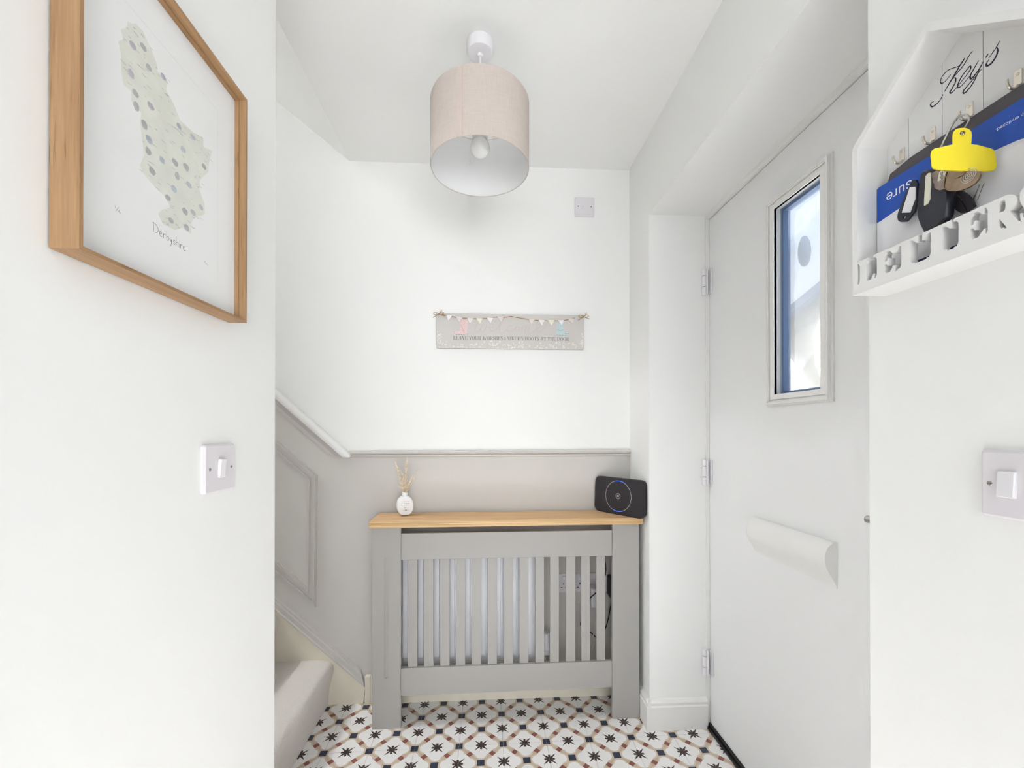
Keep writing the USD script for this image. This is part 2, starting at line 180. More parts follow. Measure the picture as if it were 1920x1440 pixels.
        if c == "S": return unary_union([brush([(.47, .8), (.42, .95), (.27, .985), (.12, .9), (.1, .74), (.2, .6), (.34, .47), (.46, .33), (.44, .12), (.28, .015), (.12, .06), (.05, .22)], st*1.05, tn*1.2, 10), B(.455, .72, .49, .99), B(.03, .01, .065, .28)])
        if c == "&": return shapely.affinity.scale(brush([(.5, .42), (.4, .1), (.2, .02), (.05, .2), (.2, .5), (.36, .75), (.25, .95), (.12, .8), (.25, .45), (.52, 0)], st*.7, tn*1.2, 8), .8, .8, origin=(0, .2))
        return Polygon()
    x, out = 0, []
    for c in text:
        if c == " ": x += space; continue
        g = glyph(c); out.append(shapely.affinity.translate(g, x)); x = out[-1].bounds[2] + gap
    return unary_union(out)

# ---------------------------------------------------------------- materials
MAT = {}
class G:
    """tiny expression builder for node graphs"""
    def __init__(s): s.n, s.l, s.k = {}, [], 0
    def add(s, kind, **i):
        s.k += 1; nmn = f"n{s.k}"; s.n[nmn] = (kind, {a: b for a, b in i.items() if not (isinstance(b, str) and "." in b)})
        s.l += [(b, f"{nmn}.{a}") for a, b in i.items() if isinstance(b, str) and "." in b]; return nmn
    def m(s, op, a, b=0.0, c=0.0): return s.add("math", math_type=op, value1=a, value2=b, value3=c) + ".value"
    def mix(s, f, a, b): return s.add("mix_color", fac=f, a=a, b=b) + ".result"
def done(name, g, surf): MAT[name] = mat(name, g.n, g.l, surf); return MAT[name]
def lin(c): return tuple(((x/255)/12.92 if x/255 <= .04045 else ((x/255 + .055)/1.055)**2.4) for x in c)
def plain(name, c, rough=.5, spec=.5, metal=0.0, bump=0.0, bscale=300.0, var=0.0, vscale=4.0, sheen=0.0, coat=0.0, trans=0.0):
    g = G(); c = tuple(c); kw = dict(roughness=rough, specular_ior_level=spec, metallic=metal, coat_weight=coat)
    if sheen: kw.update(sheen_weight=sheen)
    tc = g.add("texture_coordinate")
    if var:
        n = g.add("noise_texture", vector=tc + ".object", scale=vscale, detail=4.0); r = g.add("map_range", value=n + ".fac", from_min=.3, from_max=.7, clamp=True)
        kw["base_color"] = g.mix(r + ".result", tuple(x*(1-var) for x in c), tuple(min(1, x*(1+var)) for x in c))
    else: kw["base_color"] = c
    if bump:
        n = g.add("noise_texture", vector=tc + ".object", scale=bscale, detail=3.0); kw["normal"] = g.add("bump", height=n + ".fac", strength=bump, distance=.002) + ".normal"
    p = g.add("principled_bsdf", **kw); return done(name, g, p + ".BSDF")
plain("white_wall", lin((243, 243, 241)), .75, .3, bump=.06, bscale=180, var=.006, vscale=1.5)
plain("white_ceiling", lin((244, 244, 242)), .85, .2, bump=.05, bscale=120, var=.005)
plain("greige_paint", lin((208, 204, 199)), .65, .35, bump=.05, bscale=160, var=.012, vscale=3)
plain("greige_gloss", lin((206, 201, 196)), .4, .45)
plain("white_gloss", lin((240, 239, 236)), .28, .5)
plain("cream_gloss", lin((232, 225, 208)), .35, .45, var=.03, vscale=9)
plain("door_white", lin((238, 238, 238)), .38, .45)
plain("plastic_white", lin((236, 234, 237)), .3, .5)
plain("plastic_warm", lin((226, 222, 226)), .35, .5)
plain("cover_paint", lin((168, 165, 161)), .5, .4, bump=.02, bscale=200, var=.01)
plain("radiator_white", lin((226, 226, 230)), .3, .5)
plain("carpet", lin((234, 227, 221)), .95, .1, bump=1.0, bscale=420, var=.05, vscale=260, sheen=.2)
plain("unseen_lounge_paint", lin((168, 170, 172)), .8, .2)  # grey to weaken bounce from the unseen lounge onto the near walls
plain("unseen_lounge_carpet", lin((140, 139, 138)), .95, .1, bump=.5, bscale=300)  # dark to weaken the sun bounce off the unseen lounge floor
plain("grout", lin((232, 227, 218)), .9, .2, var=.05, vscale=60)
plain("black_rubber", lin((26, 24, 24)), .55, .4)
plain("router_black", lin((40, 38, 42)), .5, .4, bump=.05, bscale=900)
plain("dark_gap", lin((70, 66, 64)), .8, .2)
plain("ring_grey", lin((176, 172, 178)), .35, .5)
plain("steel", (.62, .6, .57), .25, .5, metal=1.0)
plain("brass_key", (.30, .22, .15), .28, .5, metal=1.0, var=.2, vscale=120)
plain("nickel_key", (.26, .21, .19), .3, .5, metal=1.0, var=.2, vscale=120)
plain("champagne_hook", (.72, .66, .58), .35, .5, metal=1.0)
plain("yellow_plastic", lin((238, 216, 24)), .4, .45)
plain("navy_plastic", lin((26, 28, 40)), .35, .5)
plain("blade_white", lin((226, 224, 205)), .3, .5)
plain("black_leather", lin((48, 44, 50)), .6, .4, bump=.4, bscale=900)
plain("paper_white", lin((243, 242, 245)), .7, .3)
plain("blue_print", lin((34, 82, 180)), .5, .4)
plain("booklet_grey", lin((88, 84, 88)), .6, .3)
plain("navy_card", lin((44, 40, 84)), .6, .3)
plain("ink", lin((52, 40, 62)), .6, .3)
plain("ink_grey", lin((120, 118, 122)), .6, .3)
plain("ink_soft", lin((172, 173, 174)), .7, .3)
plain("pencil", lin((176, 176, 178)), .8, .2)
plain("print_paper", lin((243, 243, 242)), .8, .2)
plain("wash_green", lin((228, 229, 219)), .8, .2, var=.05, vscale=40)
plain("wash_blue", lin((196, 204, 210)), .8, .2, var=.12, vscale=160)
plain("wash_grey", lin((190, 192, 190)), .8, .2, var=.12, vscale=160)
plain("wash_lilac", lin((202, 197, 203)), .8, .2, var=.12, vscale=160)
plain("line_beige", lin((230, 227, 220)), .8, .2)
plain("sign_grey", lin((206, 202, 198)), .65, .3, var=.015, vscale=20)
plain("flag_white", lin((238, 233, 233)), .7, .3)
plain("flag_cream", lin((236, 232, 214)), .7, .3)
plain("flag_pink", lin((226, 214, 211)), .7, .3)
plain("twine", lin((170, 138, 100)), .85, .2, bump=.5, bscale=900)
plain("boot_pink", lin((228, 202, 201)), .6, .3, var=.06, vscale=120)
plain("boot_blue", lin((194, 211, 213)), .6, .3, var=.06, vscale=120)
plain("rose_gold", lin((205, 186, 172)), .45, .4)
plain("sign_white", lin((228, 225, 221)), .6, .3)
plain("letter_grey", lin((142, 140, 140)), .6, .3)
plain("shade_lining", lin((240, 240, 240)), .45, .4)
plain("bulb_frost", lin((244, 244, 242)), .2, .5)
plain("box_white", lin((236, 235, 233)), .55, .35)
plain("ceramic", lin((242, 241, 242)), .4, .45)
plain("dried_grass", lin((238, 221, 196)), .9, .1, var=.12, vscale=90)
plain("outdoor_paving", lin((218, 214, 207)), .9, .2, var=.06, vscale=3)
plain("render_beige", lin((140, 136, 130)), .9, .2, var=.05, vscale=2)
plain("render_white", lin((240, 238, 232)), .85, .2, var=.02, vscale=2)
plain("pale_leaf", lin((214, 210, 190)), .9, .1, bump=1.0, bscale=30, var=.12, vscale=25)
plain("slate_roof", lin((108, 116, 128)), .8, .3, var=.1, vscale=5)
plain("spacer_blue", lin((96, 122, 160)), .5, .4)
plain("feeder_dark", lin((30, 38, 48)), .9, .1)
def emis(name, c, s):
    g = G(); p = g.add("principled_bsdf", base_color=(.02, .03, .1), emission_color=tuple(c), emission_strength=s, roughness=.3); done(name, g, p + ".BSDF")
emis("blue_led", (.05, .16, .95), .75)
# linen shade: fine weave
g = G(); tc = g.add("texture_coordinate"); mp = g.add("mapping", vector=tc + ".object", scale=(40.0, 40.0, 900.0)); n = g.add("noise_texture", vector=mp + ".vector", scale=1.0, detail=3.0)
mp2 = g.add("mapping", vector=tc + ".object", scale=(700.0, 700.0, 30.0)); n2 = g.add("noise_texture", vector=mp2 + ".vector", scale=1.0, detail=3.0); s_ = g.m("multiply_add", n + ".fac", .6, g.m("multiply", n2 + ".fac", .4))
cr = g.add("rgb_ramp", fac=s_, ramp=[(.3, lin((206, 193, 184))), (.7, lin((224, 213, 205)))]); bp = g.add("bump", height=s_, strength=.35, distance=.001)
pb = g.add("principled_bsdf", base_color=cr + ".color", roughness=.85, specular_ior_level=.2, normal=bp + ".normal"); tl = g.add("translucent_bsdf", color=lin((226, 214, 205)))
mx = g.add("mix_closure", fac=.15, closure1=pb + ".BSDF", closure2=tl + ".BSDF"); done("linen", g, mx + ".closure")
plain("linen_seam", lin((204, 190, 181)), .85, .2, bump=.3, bscale=700)
# oak veneer, grain along one axis
def oak(name, axis, light, dark, sc=1.0):
    g = G(); tc = g.add("texture_coordinate"); s3 = [34.0*sc]*3; s3[axis] = 2.2*sc; mp = g.add("mapping", vector=tc + ".object", scale=tuple(s3), location=(3.1, 1.7, 2.3))
    n = g.add("noise_texture", vector=mp + ".vector", scale=1.0, detail=5.0, roughness=.6, distortion=.6)
    s4 = [420.0*sc]*3; s4[axis] = 16.0*sc; mp2 = g.add("mapping", vector=tc + ".object", scale=tuple(s4)); n2 = g.add("noise_texture", vector=mp2 + ".vector", scale=1.0, detail=2.0)
    v = g.m("multiply_add", n + ".fac", .65, g.m("multiply", n2 + ".fac", .35)); r = g.add("rgb_ramp", fac=v, ramp=[(.3, dark), (.5, tuple((a+b)/2 for a, b in zip(light, dark))), (.68, light)])
    pores = g.add("map_range", value=n2 + ".fac", from_min=.24, from_max=.36, clamp=True); c = g.mix(pores + ".result", tuple(x*.62 for x in dark), r + ".color")
    b = g.add("bump", height=v, strength=.12, distance=.001); p = g.add("principled_bsdf", base_color=c, roughness=.5, specular_ior_level=.35, normal=b + ".normal"); done(name, g, p + ".BSDF")
FL, FD = lin((184, 148, 110)), lin((148, 112, 76))
for a, s in enumerate("xyz"): oak("oak_" + s, a, FL, FD)
oak("oak_top", 0, lin((222, 186, 142)), lin((196, 154, 108)))
# ply-like edge of the oak shelf: lines along its length
g = G(); tc = g.add("texture_coordinate"); mp = g.add("mapping", vector=tc + ".object", scale=(1.5, 1.0, 300.0)); n = g.add("noise_texture", vector=mp + ".vector", scale=1.0, detail=3.0)
r = g.add("rgb_ramp", fac=n + ".fac", ramp=[(.34, lin((176, 138, 90))), (.6, lin((226, 192, 142)))]); p = g.add("principled_bsdf", base_color=r + ".color", roughness=.5); done("oak_edge", g, p + ".BSDF")
# patterned floor tile, printed design from the tile's own uv
g = G(); tc = g.add("texture_coordinate"); sp = g.add("separate_xyz", vector=tc + ".UV"); u, v = sp + ".x", sp + ".y"; m = g.m
a_ = m("subtract", m("fraction", m("add", u, v)), .5); b_ = m("subtract", m("fraction", m("add", m("subtract", u, v), 1.0)), .5)
A_, B_ = m("absolute", a_), m("absolute", b_)
lt = lambda x, t: m("less_than", x, t)
def AND(*q): 
    r_ = q[0]
    for z in q[1:]: r_ = m("multiply", r_, z)
    return r_
def OR(*q):
    r_ = q[0]
    for z in q[1:]: r_ = m("maximum", r_, z)
    return r_
def dist(cx, cy): return m("sqrt", m("add", m("power", m("subtract", A_, cx), 2.0), m("power", m("subtract", B_, cy), 2.0)))
dl = dist(.253, .253)
white = OR(lt(dl, .181), AND(lt(A_, .415), lt(B_, .13)), AND(lt(B_, .415), lt(A_, .13)), AND(lt(A_, .28), lt(B_, .28)))
ringm = lt(dl, .232)
uu = m("multiply", m("add", m("subtract", .5, A_), m("subtract", .5, B_)), .5); vv = m("absolute", m("multiply", m("subtract", A_, B_), .5))
navy = AND(lt(m("maximum", uu, vv), .080), m("subtract", 1.0, ringm))
red = OR(AND(m("greater_than", A_, .42), lt(B_, .074)), AND(m("greater_than", B_, .42), lt(A_, .074)))
U_, V_ = m("multiply", m("add", a_, b_), .5), m("multiply", m("subtract", a_, b_), .5); AU, AV = m("absolute", U_), m("absolute", V_)
def d2(cx, cy, x=AU, y=AV): return m("sqrt", m("add", m("power", m("subtract", x, cx), 2.0), m("power", m("subtract", y, cy), 2.0)))
petal = OR(lt(d2(.092, 0), .028), lt(d2(0, .092), .028), AND(lt(AU, .092), lt(AV, .021)), AND(lt(AV, .092), lt(AU, .021)))
spike = OR(lt(m("add", m("multiply", A_, .18), B_), .054), lt(m("add", m("multiply", B_, .18), A_), .054))
nz = g.add("noise_texture", vector=tc + ".object", scale=9.0, detail=4.0)
tanr = g.add("rgb_ramp", fac=nz + ".fac", ramp=[(.35, lin((196, 174, 148))), (.65, lin((206, 188, 168)))])
col = g.mix(ringm, tanr + ".color", lin((214, 198, 180)))
col = g.mix(navy, col, lin((50, 58, 76))); col = g.mix(red, col, lin((140, 84, 76))); col = g.mix(white, col, lin((243, 241, 239)))
col = g.mix(OR(petal, spike), col, lin((66, 54, 52)))
pp = g.add("principled_bsdf", base_color=col, roughness=.42, specular_ior_level=.4); done("floor_tile", g, pp + ".BSDF")
# panes
def pane(name, rough, tint, blur, refl):
    g = G(); tr = g.add("transparent_bsdf", color=tint); gl = g.add("glossy_bsdf", roughness=.02, color=(1.0, 1.0, 1.0))
    base = tr + ".BSDF"
    if blur:
        tc = g.add("texture_coordinate"); n = g.add("noise_texture", vector=tc + ".object", scale=16.0, detail=1.0); bp = g.add("bump", height=n + ".fac", strength=.5, distance=.01)
        rf = g.add("refraction_bsdf", IOR=1.12, roughness=rough, color=tint, normal=bp + ".normal"); base = g.add("mix_closure", fac=blur, closure1=base, closure2=rf + ".BSDF") + ".closure"
    mx = g.add("mix_closure", fac=refl, closure1=base, closure2=gl + ".BSDF"); done(name, g, mx + ".closure")
pane("picture_glass", 0, (.995, .995, .995), 0, .025); pane("door_glass", .22, (.97, .985, 1.0), .40, .03)

# ================================================================= the room
XL, XR, YB, HC, YE = -0.4871, 0.6583, 1.8744, 2.4081, 0.9783
YV, ZV, YC = 1.6444, 2.0834, 0.6777                # door recess: far side, head, near side
SX, SL = -0.612, .80                               # where the stair soffit starts, and its pitch
PIT = .893                                         # pitch of the stairs
BACK = -3.5                                        # far end of the unseen lounge behind the camera
# floor: a screed with every tile on it
fl = struct("floor", [bx(-3.2, .16, -.08, .95, YB + .1, -.0025), bx(-2.3, BACK - .1, -.08, 2.3, .16, -.0075)], "grout")
TP, OX, OY = .168, .0626, 1.5915
c = 0.0009
for j in range(-9, 2):
    for i in range(-6, 6):
        x0, y0 = OX + TP*i, OY + TP*j; x1, y1 = x0 + TP, y0 + TP
        if x0 > .90 or x1 < -.93 or y0 > YB - .004: continue
        if x0 > XR + .02 and (y1 < YC or y0 > YV): continue
        if y1 < .2: continue
        xx0, yy1 = max(x0, -.93), min(y1, YB - .003); xx1 = min(x1, .898)
        zt = rng.uniform(-.0002, 0)
        ring = lambda d, z: [(x, y + .0167*x, z) for x, y in ((xx0+d, y0+d), (xx1-d, y0+d), (xx1-d, yy1-d), (xx0+d, yy1-d))]
        V = np.array(ring(c*.6, -.0075) + ring(c*.6, zt - .0005) + ring(c, zt)); 
        Fq = [(8, 9, 10, 11)] + [(k+o, (k+1) % 4+o, (k+1) % 4+4+o, k+4+o) for o in (0, 4) for k in range(4)]
        Ft = [t for q in Fq for t in ((q[0], q[1], q[2]), (q[0], q[2], q[3]))]
        uv = np.array([((x-x0)/TP, (y-.0167*x-y0)/TP) for x, y, z in V])
        part(fl, "tile", trimesh.Trimesh(V, Ft, process=False), "floor_tile", uv=uv)
part(fl, "unseen_lounge_carpet", bx(-2.25, BACK, -.0075, 2.25, .155, .004), "unseen_lounge_carpet")  # out of view, bounces sunlight into the hall

struct("ceiling", [bx(SX, .2, HC, .95, YB + .1, HC + .12), bx(-2.3, BACK - .1, HC, 2.3, .2, HC + .12), bx(-.62, .2, HC, SX, YE - .11, HC + .12),
    prism([(SX, HC), (SX, HC + .12), (SX - 2.2, HC + 2.2*SL + .12), (SX - 2.2, HC + 2.2*SL)], "y", YE - .11, YB + .1)], "white_ceiling")
wb = struct("wall_back", [bx(-3.3, YB, -.08, .95, YB + .1, 4.6)], "white_wall")
# greige lower wall below the dado, following the stairs
rail = lambda x: 1.100 + (-.66 - x) * PIT
part(wb, "lower_panel", prism([(XR + .002, 0), (XR + .002, 1.10), (-.66, 1.10), (-2.0, rail(-2.0)), (-2.0, 1.0), (-.93, .2), (-.55, 0)], "y", YB - .0015, YB + .01), "greige_paint", label="greige painted lower part of the back wall")
struct("wall_left", [bx(XL - .11, .416, -.08, XL, YE, HC + .05), bx(-3.2, YE - .11, -.08, XL - .05, YE, 4.6)], "white_wall")
struct("wall_right", prism(Polygon([(.16, -.08), (YB + .1, -.08), (YB + .1, HC + .05), (.16, HC + .05)]).difference(sbox(YC, -.2, YV, ZV)), "x", XR, .95), "white_wall")
struct("wall_stairs", bx(-3.3, YE, -.08, -3.2, YB, 4.6), "white_wall")
struct("wall_unseen_lounge", [bx(XR + .01, .164, -.08, 2.3, .26, HC + .05), bx(-2.3, .30, -.08, XL - .11, .416, HC + .05), bx(-2.3, BACK - .1, -.08, -2.2, .3, HC + .05), bx(2.2, BACK - .1, -.08, 2.3, .16, HC + .05),
    bx(-2.2, BACK - .1, -.08, 2.2, BACK, .05), bx(-2.2, BACK - .1, 2.2, 2.2, BACK, HC + .05), bx(-2.2, BACK - .1, .05, -1.2, BACK, 2.2), bx(1.8, BACK - .1, .05, 2.2, BACK, 2.2)], "unseen_lounge_paint")  # unseen lounge, its window opening shaped to send light into the hall
# lining of the doorway the picture is taken through
struct("trim_1", [bx(XL - .13, .29, 0, XL + .003, .4155, HC, .002), bx(XL - .14, .30, 0, XL + .012, .36, HC, .003)], "white_gloss")
# dado rails
dado = [(0, 0), (.006, .0), (.011, .004), (.011, .010), (.007, .013), (.016, .016), (.018, .021), (.013, .025), (.013, .029), (.008, .031), (0, .031)]
struct("trim_2", sweep_profile(dado, (-.61, YB - .001, 1.0855), (XR, YB - .001, 1.0875), (0, -1, 0), (0, 0, 1)), "greige_gloss")
ca, sa = 1/math.hypot(1, PIT), PIT/math.hypot(1, PIT); upn = np.array([sa, 0, ca])
def sloped(prof, xa, za, xb, out=(0, -1, 0)):
    zb = za + (xa - xb)*PIT; return sweep_profile(prof, (xa, YB - .001, za), (xb, YB - .001, zb), out, upn)
low = [(0, 0), (.010, 0), (.012, .006), (.012, .016), (.016, .022), (.026, .030), (.030, .036), (0, .036)]
top = [(0, .036), (.030, .036), (.037, .040), (.041, .048), (.041, .056), (.037, .064), (.030, .068), (0, .068)]
def solid(mesh):
    mesh = tm(mesh).copy(); mesh.merge_vertices(); 
    if mesh.volume < 0: mesh.invert()
    return m3.Manifold(m3.Mesh(np.array(mesh.vertices, np.float32), np.array(mesh.faces, np.uint32)))
zr = 1.0945
x0r = -.6955 + .06; z0r = zr - .06*PIT
lo_s = solid(sloped(low, x0r, z0r, -2.2)).trim_by_plane((0, 0, 1), zr - .002); to_s = solid(sloped(top, x0r + .04, z0r - .04*PIT, -2.2)).trim_by_plane((0, 0, 1), zr - .006).trim_by_plane((-1, 0, 0), .598)
tr3 = struct("trim_3", tm(lo_s), "greige_gloss", smooth=30); part(tr3, "rail_cap", tm(to_s), "white_gloss", label="white rounded cap of the stair rail", smooth=40)
# raised panel moulding on the stair wall
PO = [(-.748, 1.0068), (-.753, .425), (-1.9, .425 + 1.147*PIT), (-1.9, 1.0068 + 1.152*PIT)]
po = Polygon(PO); strips = []
for a_in, b_in, h in ((0, .042, .005), (.002, .014, .011), (.005, .011, .014), (.028, .040, .010), (.031, .037, .013)):
    rg = po.buffer(-a_in, join_style=2).difference(po.buffer(-b_in, join_style=2)); strips.append(xf(ext(rg, h), BWALL(YB - .001)))
struct("trim_4", strips, "greige_gloss")
# moulding along the top of the stair string
band = [(0, 0), (.022, 0), (.022, .006), (.018, .010), (.018, .026), (.012, .030), (.012, .036), (0, .040)]
bz = .0782 - .0
struct("trim_5", tm(solid(sloped(band, -.50, .0782 - .0352*PIT - .004, -2.4)).trim_by_plane((-1, 0, -.28), .497)), "greige_gloss", smooth=20)
# skirtings
sk = [(0, 0), (.018, 0), (.018, .095), (.015, .102), (.013, .112), (.008, .118), (0, .121)]
struct("baseboard_back", [sweep_profile(sk, (-.512, YB, 0), (XR, YB, 0), (0, -1, 0), (0, 0, 1)), bx(-.537, YB, 0, -.512, YB - .020, .121, .002)], "cream_gloss")
skr = [(0, 0), (.017, 0), (.017, .092), (.014, .098), (.014, .108), (.008, .118), (0, .121)]
struct("baseboard_right", [prism([(XR - a, b) for a, b in skr], "y", YV - .016, YB - .018), sweep_profile(skr, (XR - .016, YV, 0), (.893, YV, 0), (0, -1, 0), (0, 0, 1)), prism([(XR - a, b) for a, b in skr], "y", .2, YC)], "white_gloss")

# ================================================================= front door
XD = .9064
d = thing("door_1", None, None, (XD, 1.17, 0), kind="structure")
win = sbox(1.066, 1.3185, 1.2475, 1.900)
part(d, "leaf", prism(sbox(.70, .013, 1.636, 2.065).difference(win), "x", XD, XD + .044), "door_white")
part(d, "door_frame", [prism(sbox(YC, .0, YV, ZV).difference(sbox(.70 - .006, -.1, 1.6375, 2.0675)), "x", .892, .95), prism(sbox(YC, .0, YV, ZV).difference(sbox(.70 + .012, -.1, 1.624, 2.053)), "x", XD + .046, .99)], "white_gloss")
part(d, "threshold", bx(.889, YC, 0, .99, YV, .011, .002), "black_rubber"); part(d, "weather_strip", bx(XD - .009, .70, .011, XD + .001, 1.634, .022, .002), "black_rubber", label="black draught strip under the door")
cas = sbox(1.0295, 1.2825, 1.284, 1.936); cin = win
cass = []
for a_, b_, h in ((0, .036, .006), (.004, .016, .012), (.006, .012, .0145), (.020, .036, .009)):
    o_ = cas.buffer(-a_, join_style=2); i_ = cas.buffer(-b_, join_style=2) if b_ < .036 else cin; cass.append(prism(o_.difference(i_), "x", XD - h, XD + .001))
wf = part(d, "window_frame", cass, "white_gloss", label="raised white moulding round the door's small window")
part(d, "pane", bx(XD + .012, 1.0665, 1.319, XD + .016, 1.247, 1.8995), "door_glass", label="narrow obscured glass pane")
part(d, "glazing_spacer", prism(win.difference(win.buffer(-.009, join_style=2)), "x", XD + .017, XD + .040), "spacer_blue")
for zc in (1.8088, 1.0362, .2656):
    h = part(d, "hinge", [bx(.889, 1.6205, zc - .050, .8925, 1.6365, zc + .050, .001), bx(.9015, 1.612, zc - .047, XD - .0005, 1.634, zc + .050, .001)], "plastic_white")
    ky, kx = 1.6375, .884
    for za, zb_ in ((-.052, -.0205), (-.018, .024), (.0265, .052)): part(h, "knuckle", cyl((kx, ky, zc + za), (kx, ky, zc + zb_), .0085), "plastic_white", smooth=40)
    part(h, "pin", cyl((kx, ky, zc - .051), (kx, ky, zc + .051), .006), "dark_gap")
# letterbox draught hood
pr = [(0, 0), (.003, 0), (.003, .006), (.010, .020), (.020, .036), (.029, .052), (.033, .068), (.033, .084), (.029, .099), (.021, .110), (.010, .117), (.0, .118)]
pt = spline(pr[2:], 4)
hood = [tuple(a) for a in pr[:2]] + [tuple(a) for a in pt]
lbx = part(d, "letterbox_hood", prism([(XD - a, .7975 + b) for a, b in hood], "y", 1.0285, 1.3455), "white_gloss", label="white rounded letterbox hood on the door", smooth=35)
ce = [(XD - a*1.02, .7965 + b*1.012) for a, b in hood]
for ya, yb_ in ((1.0235, 1.0285), (1.3455, 1.3505)): part(lbx, "end_cap", prism(ce, "y", ya, yb_), "white_gloss")
hd = part(d, "door_handle", [bx(XD - .012, .735, .93, XD + .001, .775, 1.09, .003), tube([(XD - .01, .755, 1.008), (XD - .045, .755, 1.008), (XD - .052, .775, 1.008), (XD - .052, .8850, 1.0075)], .0085, 12, 8)], "steel", label="metal lever handle just showing past the wall corner", smooth=40)

# ================================================================= outside the door
struct("ground_outside", bx(.95, -14, -.35, 30, 26, -.12), "outdoor_paving")
hs_ = thing("neighbour_house", "beige rendered house with sloping roof edge across the drive, blurred through the door glass", "house", (9.5, 11, -.12))
hp = [(5, 5.0), (7, 5.62), (16, 2.95)]
part(hs_, "wall", prism([(5, -.12)] + hp + [(16, -.12)], "x", 8.6, 15.0), "render_beige"); part(hs_, "roof", prism(hp + [(16.1, 3.15), (7, 5.87), (5, 5.25)], "x", 8.4, 15.2), "slate_roof")
gs = thing("fence_panel", "white painted fence panel with steep sloping top seen low through the door glass", "fence", (5.66, 7.0, -.12))
part(gs, "panel", prism([(7.5, -.12), (7.5, 2.58), (6.96, 1.83), (6.2, .80), (6.2, -.12)], "x", 5.6, 5.72), "render_white")
sb = thing("shrub", "pale leafy shrub at the right edge of the door glass", "shrub", (6.4, 7.5, -.12))
ic = trimesh.creation.icosphere(4, 1.0); nn_ = meshkit.fbm(ic.vertices*3.1 + 9, 4)[:, None]; ic.vertices *= .75 + .5*nn_; ic.vertices *= (.16, .14, .60); ic.apply_translation((6.4, 7.50, 2.75)); part(sb, "foliage", ic, "pale_leaf", smooth=True); part(sb, "stem", cyl((6.4, 7.50, -.12), (6.4, 7.50, 2.5), .03), "twine")
fd = thing("bird_feeder", "dark oval bird feeder hanging outside the door glass", "bird feeder", (1.95, 2.436, 2.30))
part(fd, "body", lathe([(0, -.098), (.016, -.09), (.029, -.06), (.035, -.01), (.030, .045), (.015, .085), (0, .094)], (1.95, 2.436, 2.31), 20), "feeder_dark", smooth=True); part(fd, "wire", cyl((1.95, 2.436, 2.395), (1.95, 2.436, 2.86), .0015, n=6), "steel")
part(fd, "bracket", bx(.949, 2.425, 2.855, 1.97, 2.447, 2.875), "black_rubber")
struct("wall_front", bx(.85, YB + .101, -.35, .95, 5.0, 4.5), "render_white")

# ================================================================= stairs
st = thing("staircase", "carpeted stairs climbing to the left beside the greige panelled wall", "staircase", (-.80, 1.42, 0))
RISE, GO = .2105, .2357
for k in range(9):
    xn = -.6725 - GO*k; zt = RISE*(k+1) - .016; zb_ = max(0, zt - RISE)
    prof = spline([(xn - .27, zt), (xn - .10, zt + .002), (xn - .035, zt - .001), (xn - .008, zt - .012), (xn, zt - .035), (xn - .004, zt - .065), (xn - .018, zt - .12), (xn - .024, zb_)], 6)
    pg = [tuple(a) for a in prof] + [(xn - .024, zb_ - .0), (xn - .27, zb_)]
    part(st, "step", prism(Polygon(pg).buffer(0), "y", YE + .001, YB - .014), "carpet", smooth=50)
pl_ = [(-.545, 0), (-.537, .075), (-.55, .0782 + .012*PIT), (-2.3, .0782 + 1.762*PIT), (-2.3, 1.0), (-.95, .0)]
part(st, "stringer", prism(Polygon(pl_), "y", YB - .0145, YB - .002), "cream_gloss", label="cream painted stair string against the wall")
part(st, "understair_block", prism([(-.70, 0), (-.95, .17), (-2.6, .17 + 1.65*PIT), (-2.6, 0)], "y", YE + .002, YB - .016), "cream_gloss")

# ================================================================= ceiling lamp
lx, ly = -.021, 1.281
lp = thing("pendant_lamp", "beige linen drum lampshade with white lining hanging from the ceiling", "ceiling lamp", (lx, ly, HC))
part(lp, "ceiling_rose", lathe([(0, 0), (.041, 0), (.042, -.004), (.0415, -.026), (.038, -.033), (.030, -.036), (.010, -.037), (.007, -.043), (0, -.043)], (lx, ly, HC)), "plastic_white", smooth=30)
part(lp, "flex", cyl((lx, ly, HC - .04), (lx, ly, 2.14), .0033, n=12), "plastic_white", smooth=True)
ZB, ZT, R = 2.0154, 2.2125, .1516
sh = part(lp, "shade", lathe([(R - .0012, ZB), (R, ZB), (R, ZT), (R - .0012, ZT), (R - .0012, ZB)], (lx, ly, 0), 128), "linen", smooth=30)
part(sh, "lining", lathe([(R - .0014, ZB + .0005), (R - .0014, ZT - .0005), (R - .0020, ZT - .0005), (R - .0020, ZB + .0005), (R - .0014, ZB + .0005)], (lx, ly, 0), 128), "shade_lining", smooth=30)
sa0 = math.radians(249); seam = []
for s0, s1 in ((sa0 - .055, sa0 + .055),):
    an = np.linspace(s0, s1, 7); V = [(lx + r_*math.cos(t), ly + r_*math.sin(t), z) for t in an for r_, z in ((R + .0003, ZB + .001), (R + .0011, ZB + .001), (R + .0011, ZT - .001), (R + .0003, ZT - .001))]
    Fq = [(i*4+k, i*4+(k+1) % 4, (i+1)*4+(k+1) % 4, (i+1)*4+k) for i in range(6) for k in range(4)] + [(0, 3, 2, 1), (24, 25, 26, 27)]
    seam.append(trimesh.Trimesh(V, [t for q in Fq for t in ((q[0], q[2], q[1]), (q[0], q[3], q[2]))], process=False))
part(sh, "seam", seam, "linen_seam", label="overlapped seam strip")
for z in (ZB + .001, ZT - .001): part(sh, "rim_wire", trimesh.creation.torus(R - .001, .0014, 96, 8).apply_translation((lx, ly, z)), "linen", smooth=True)
fit = [trimesh.creation.torus(.022, .0022, 32, 8).apply_translation((lx, ly, 2.118))]
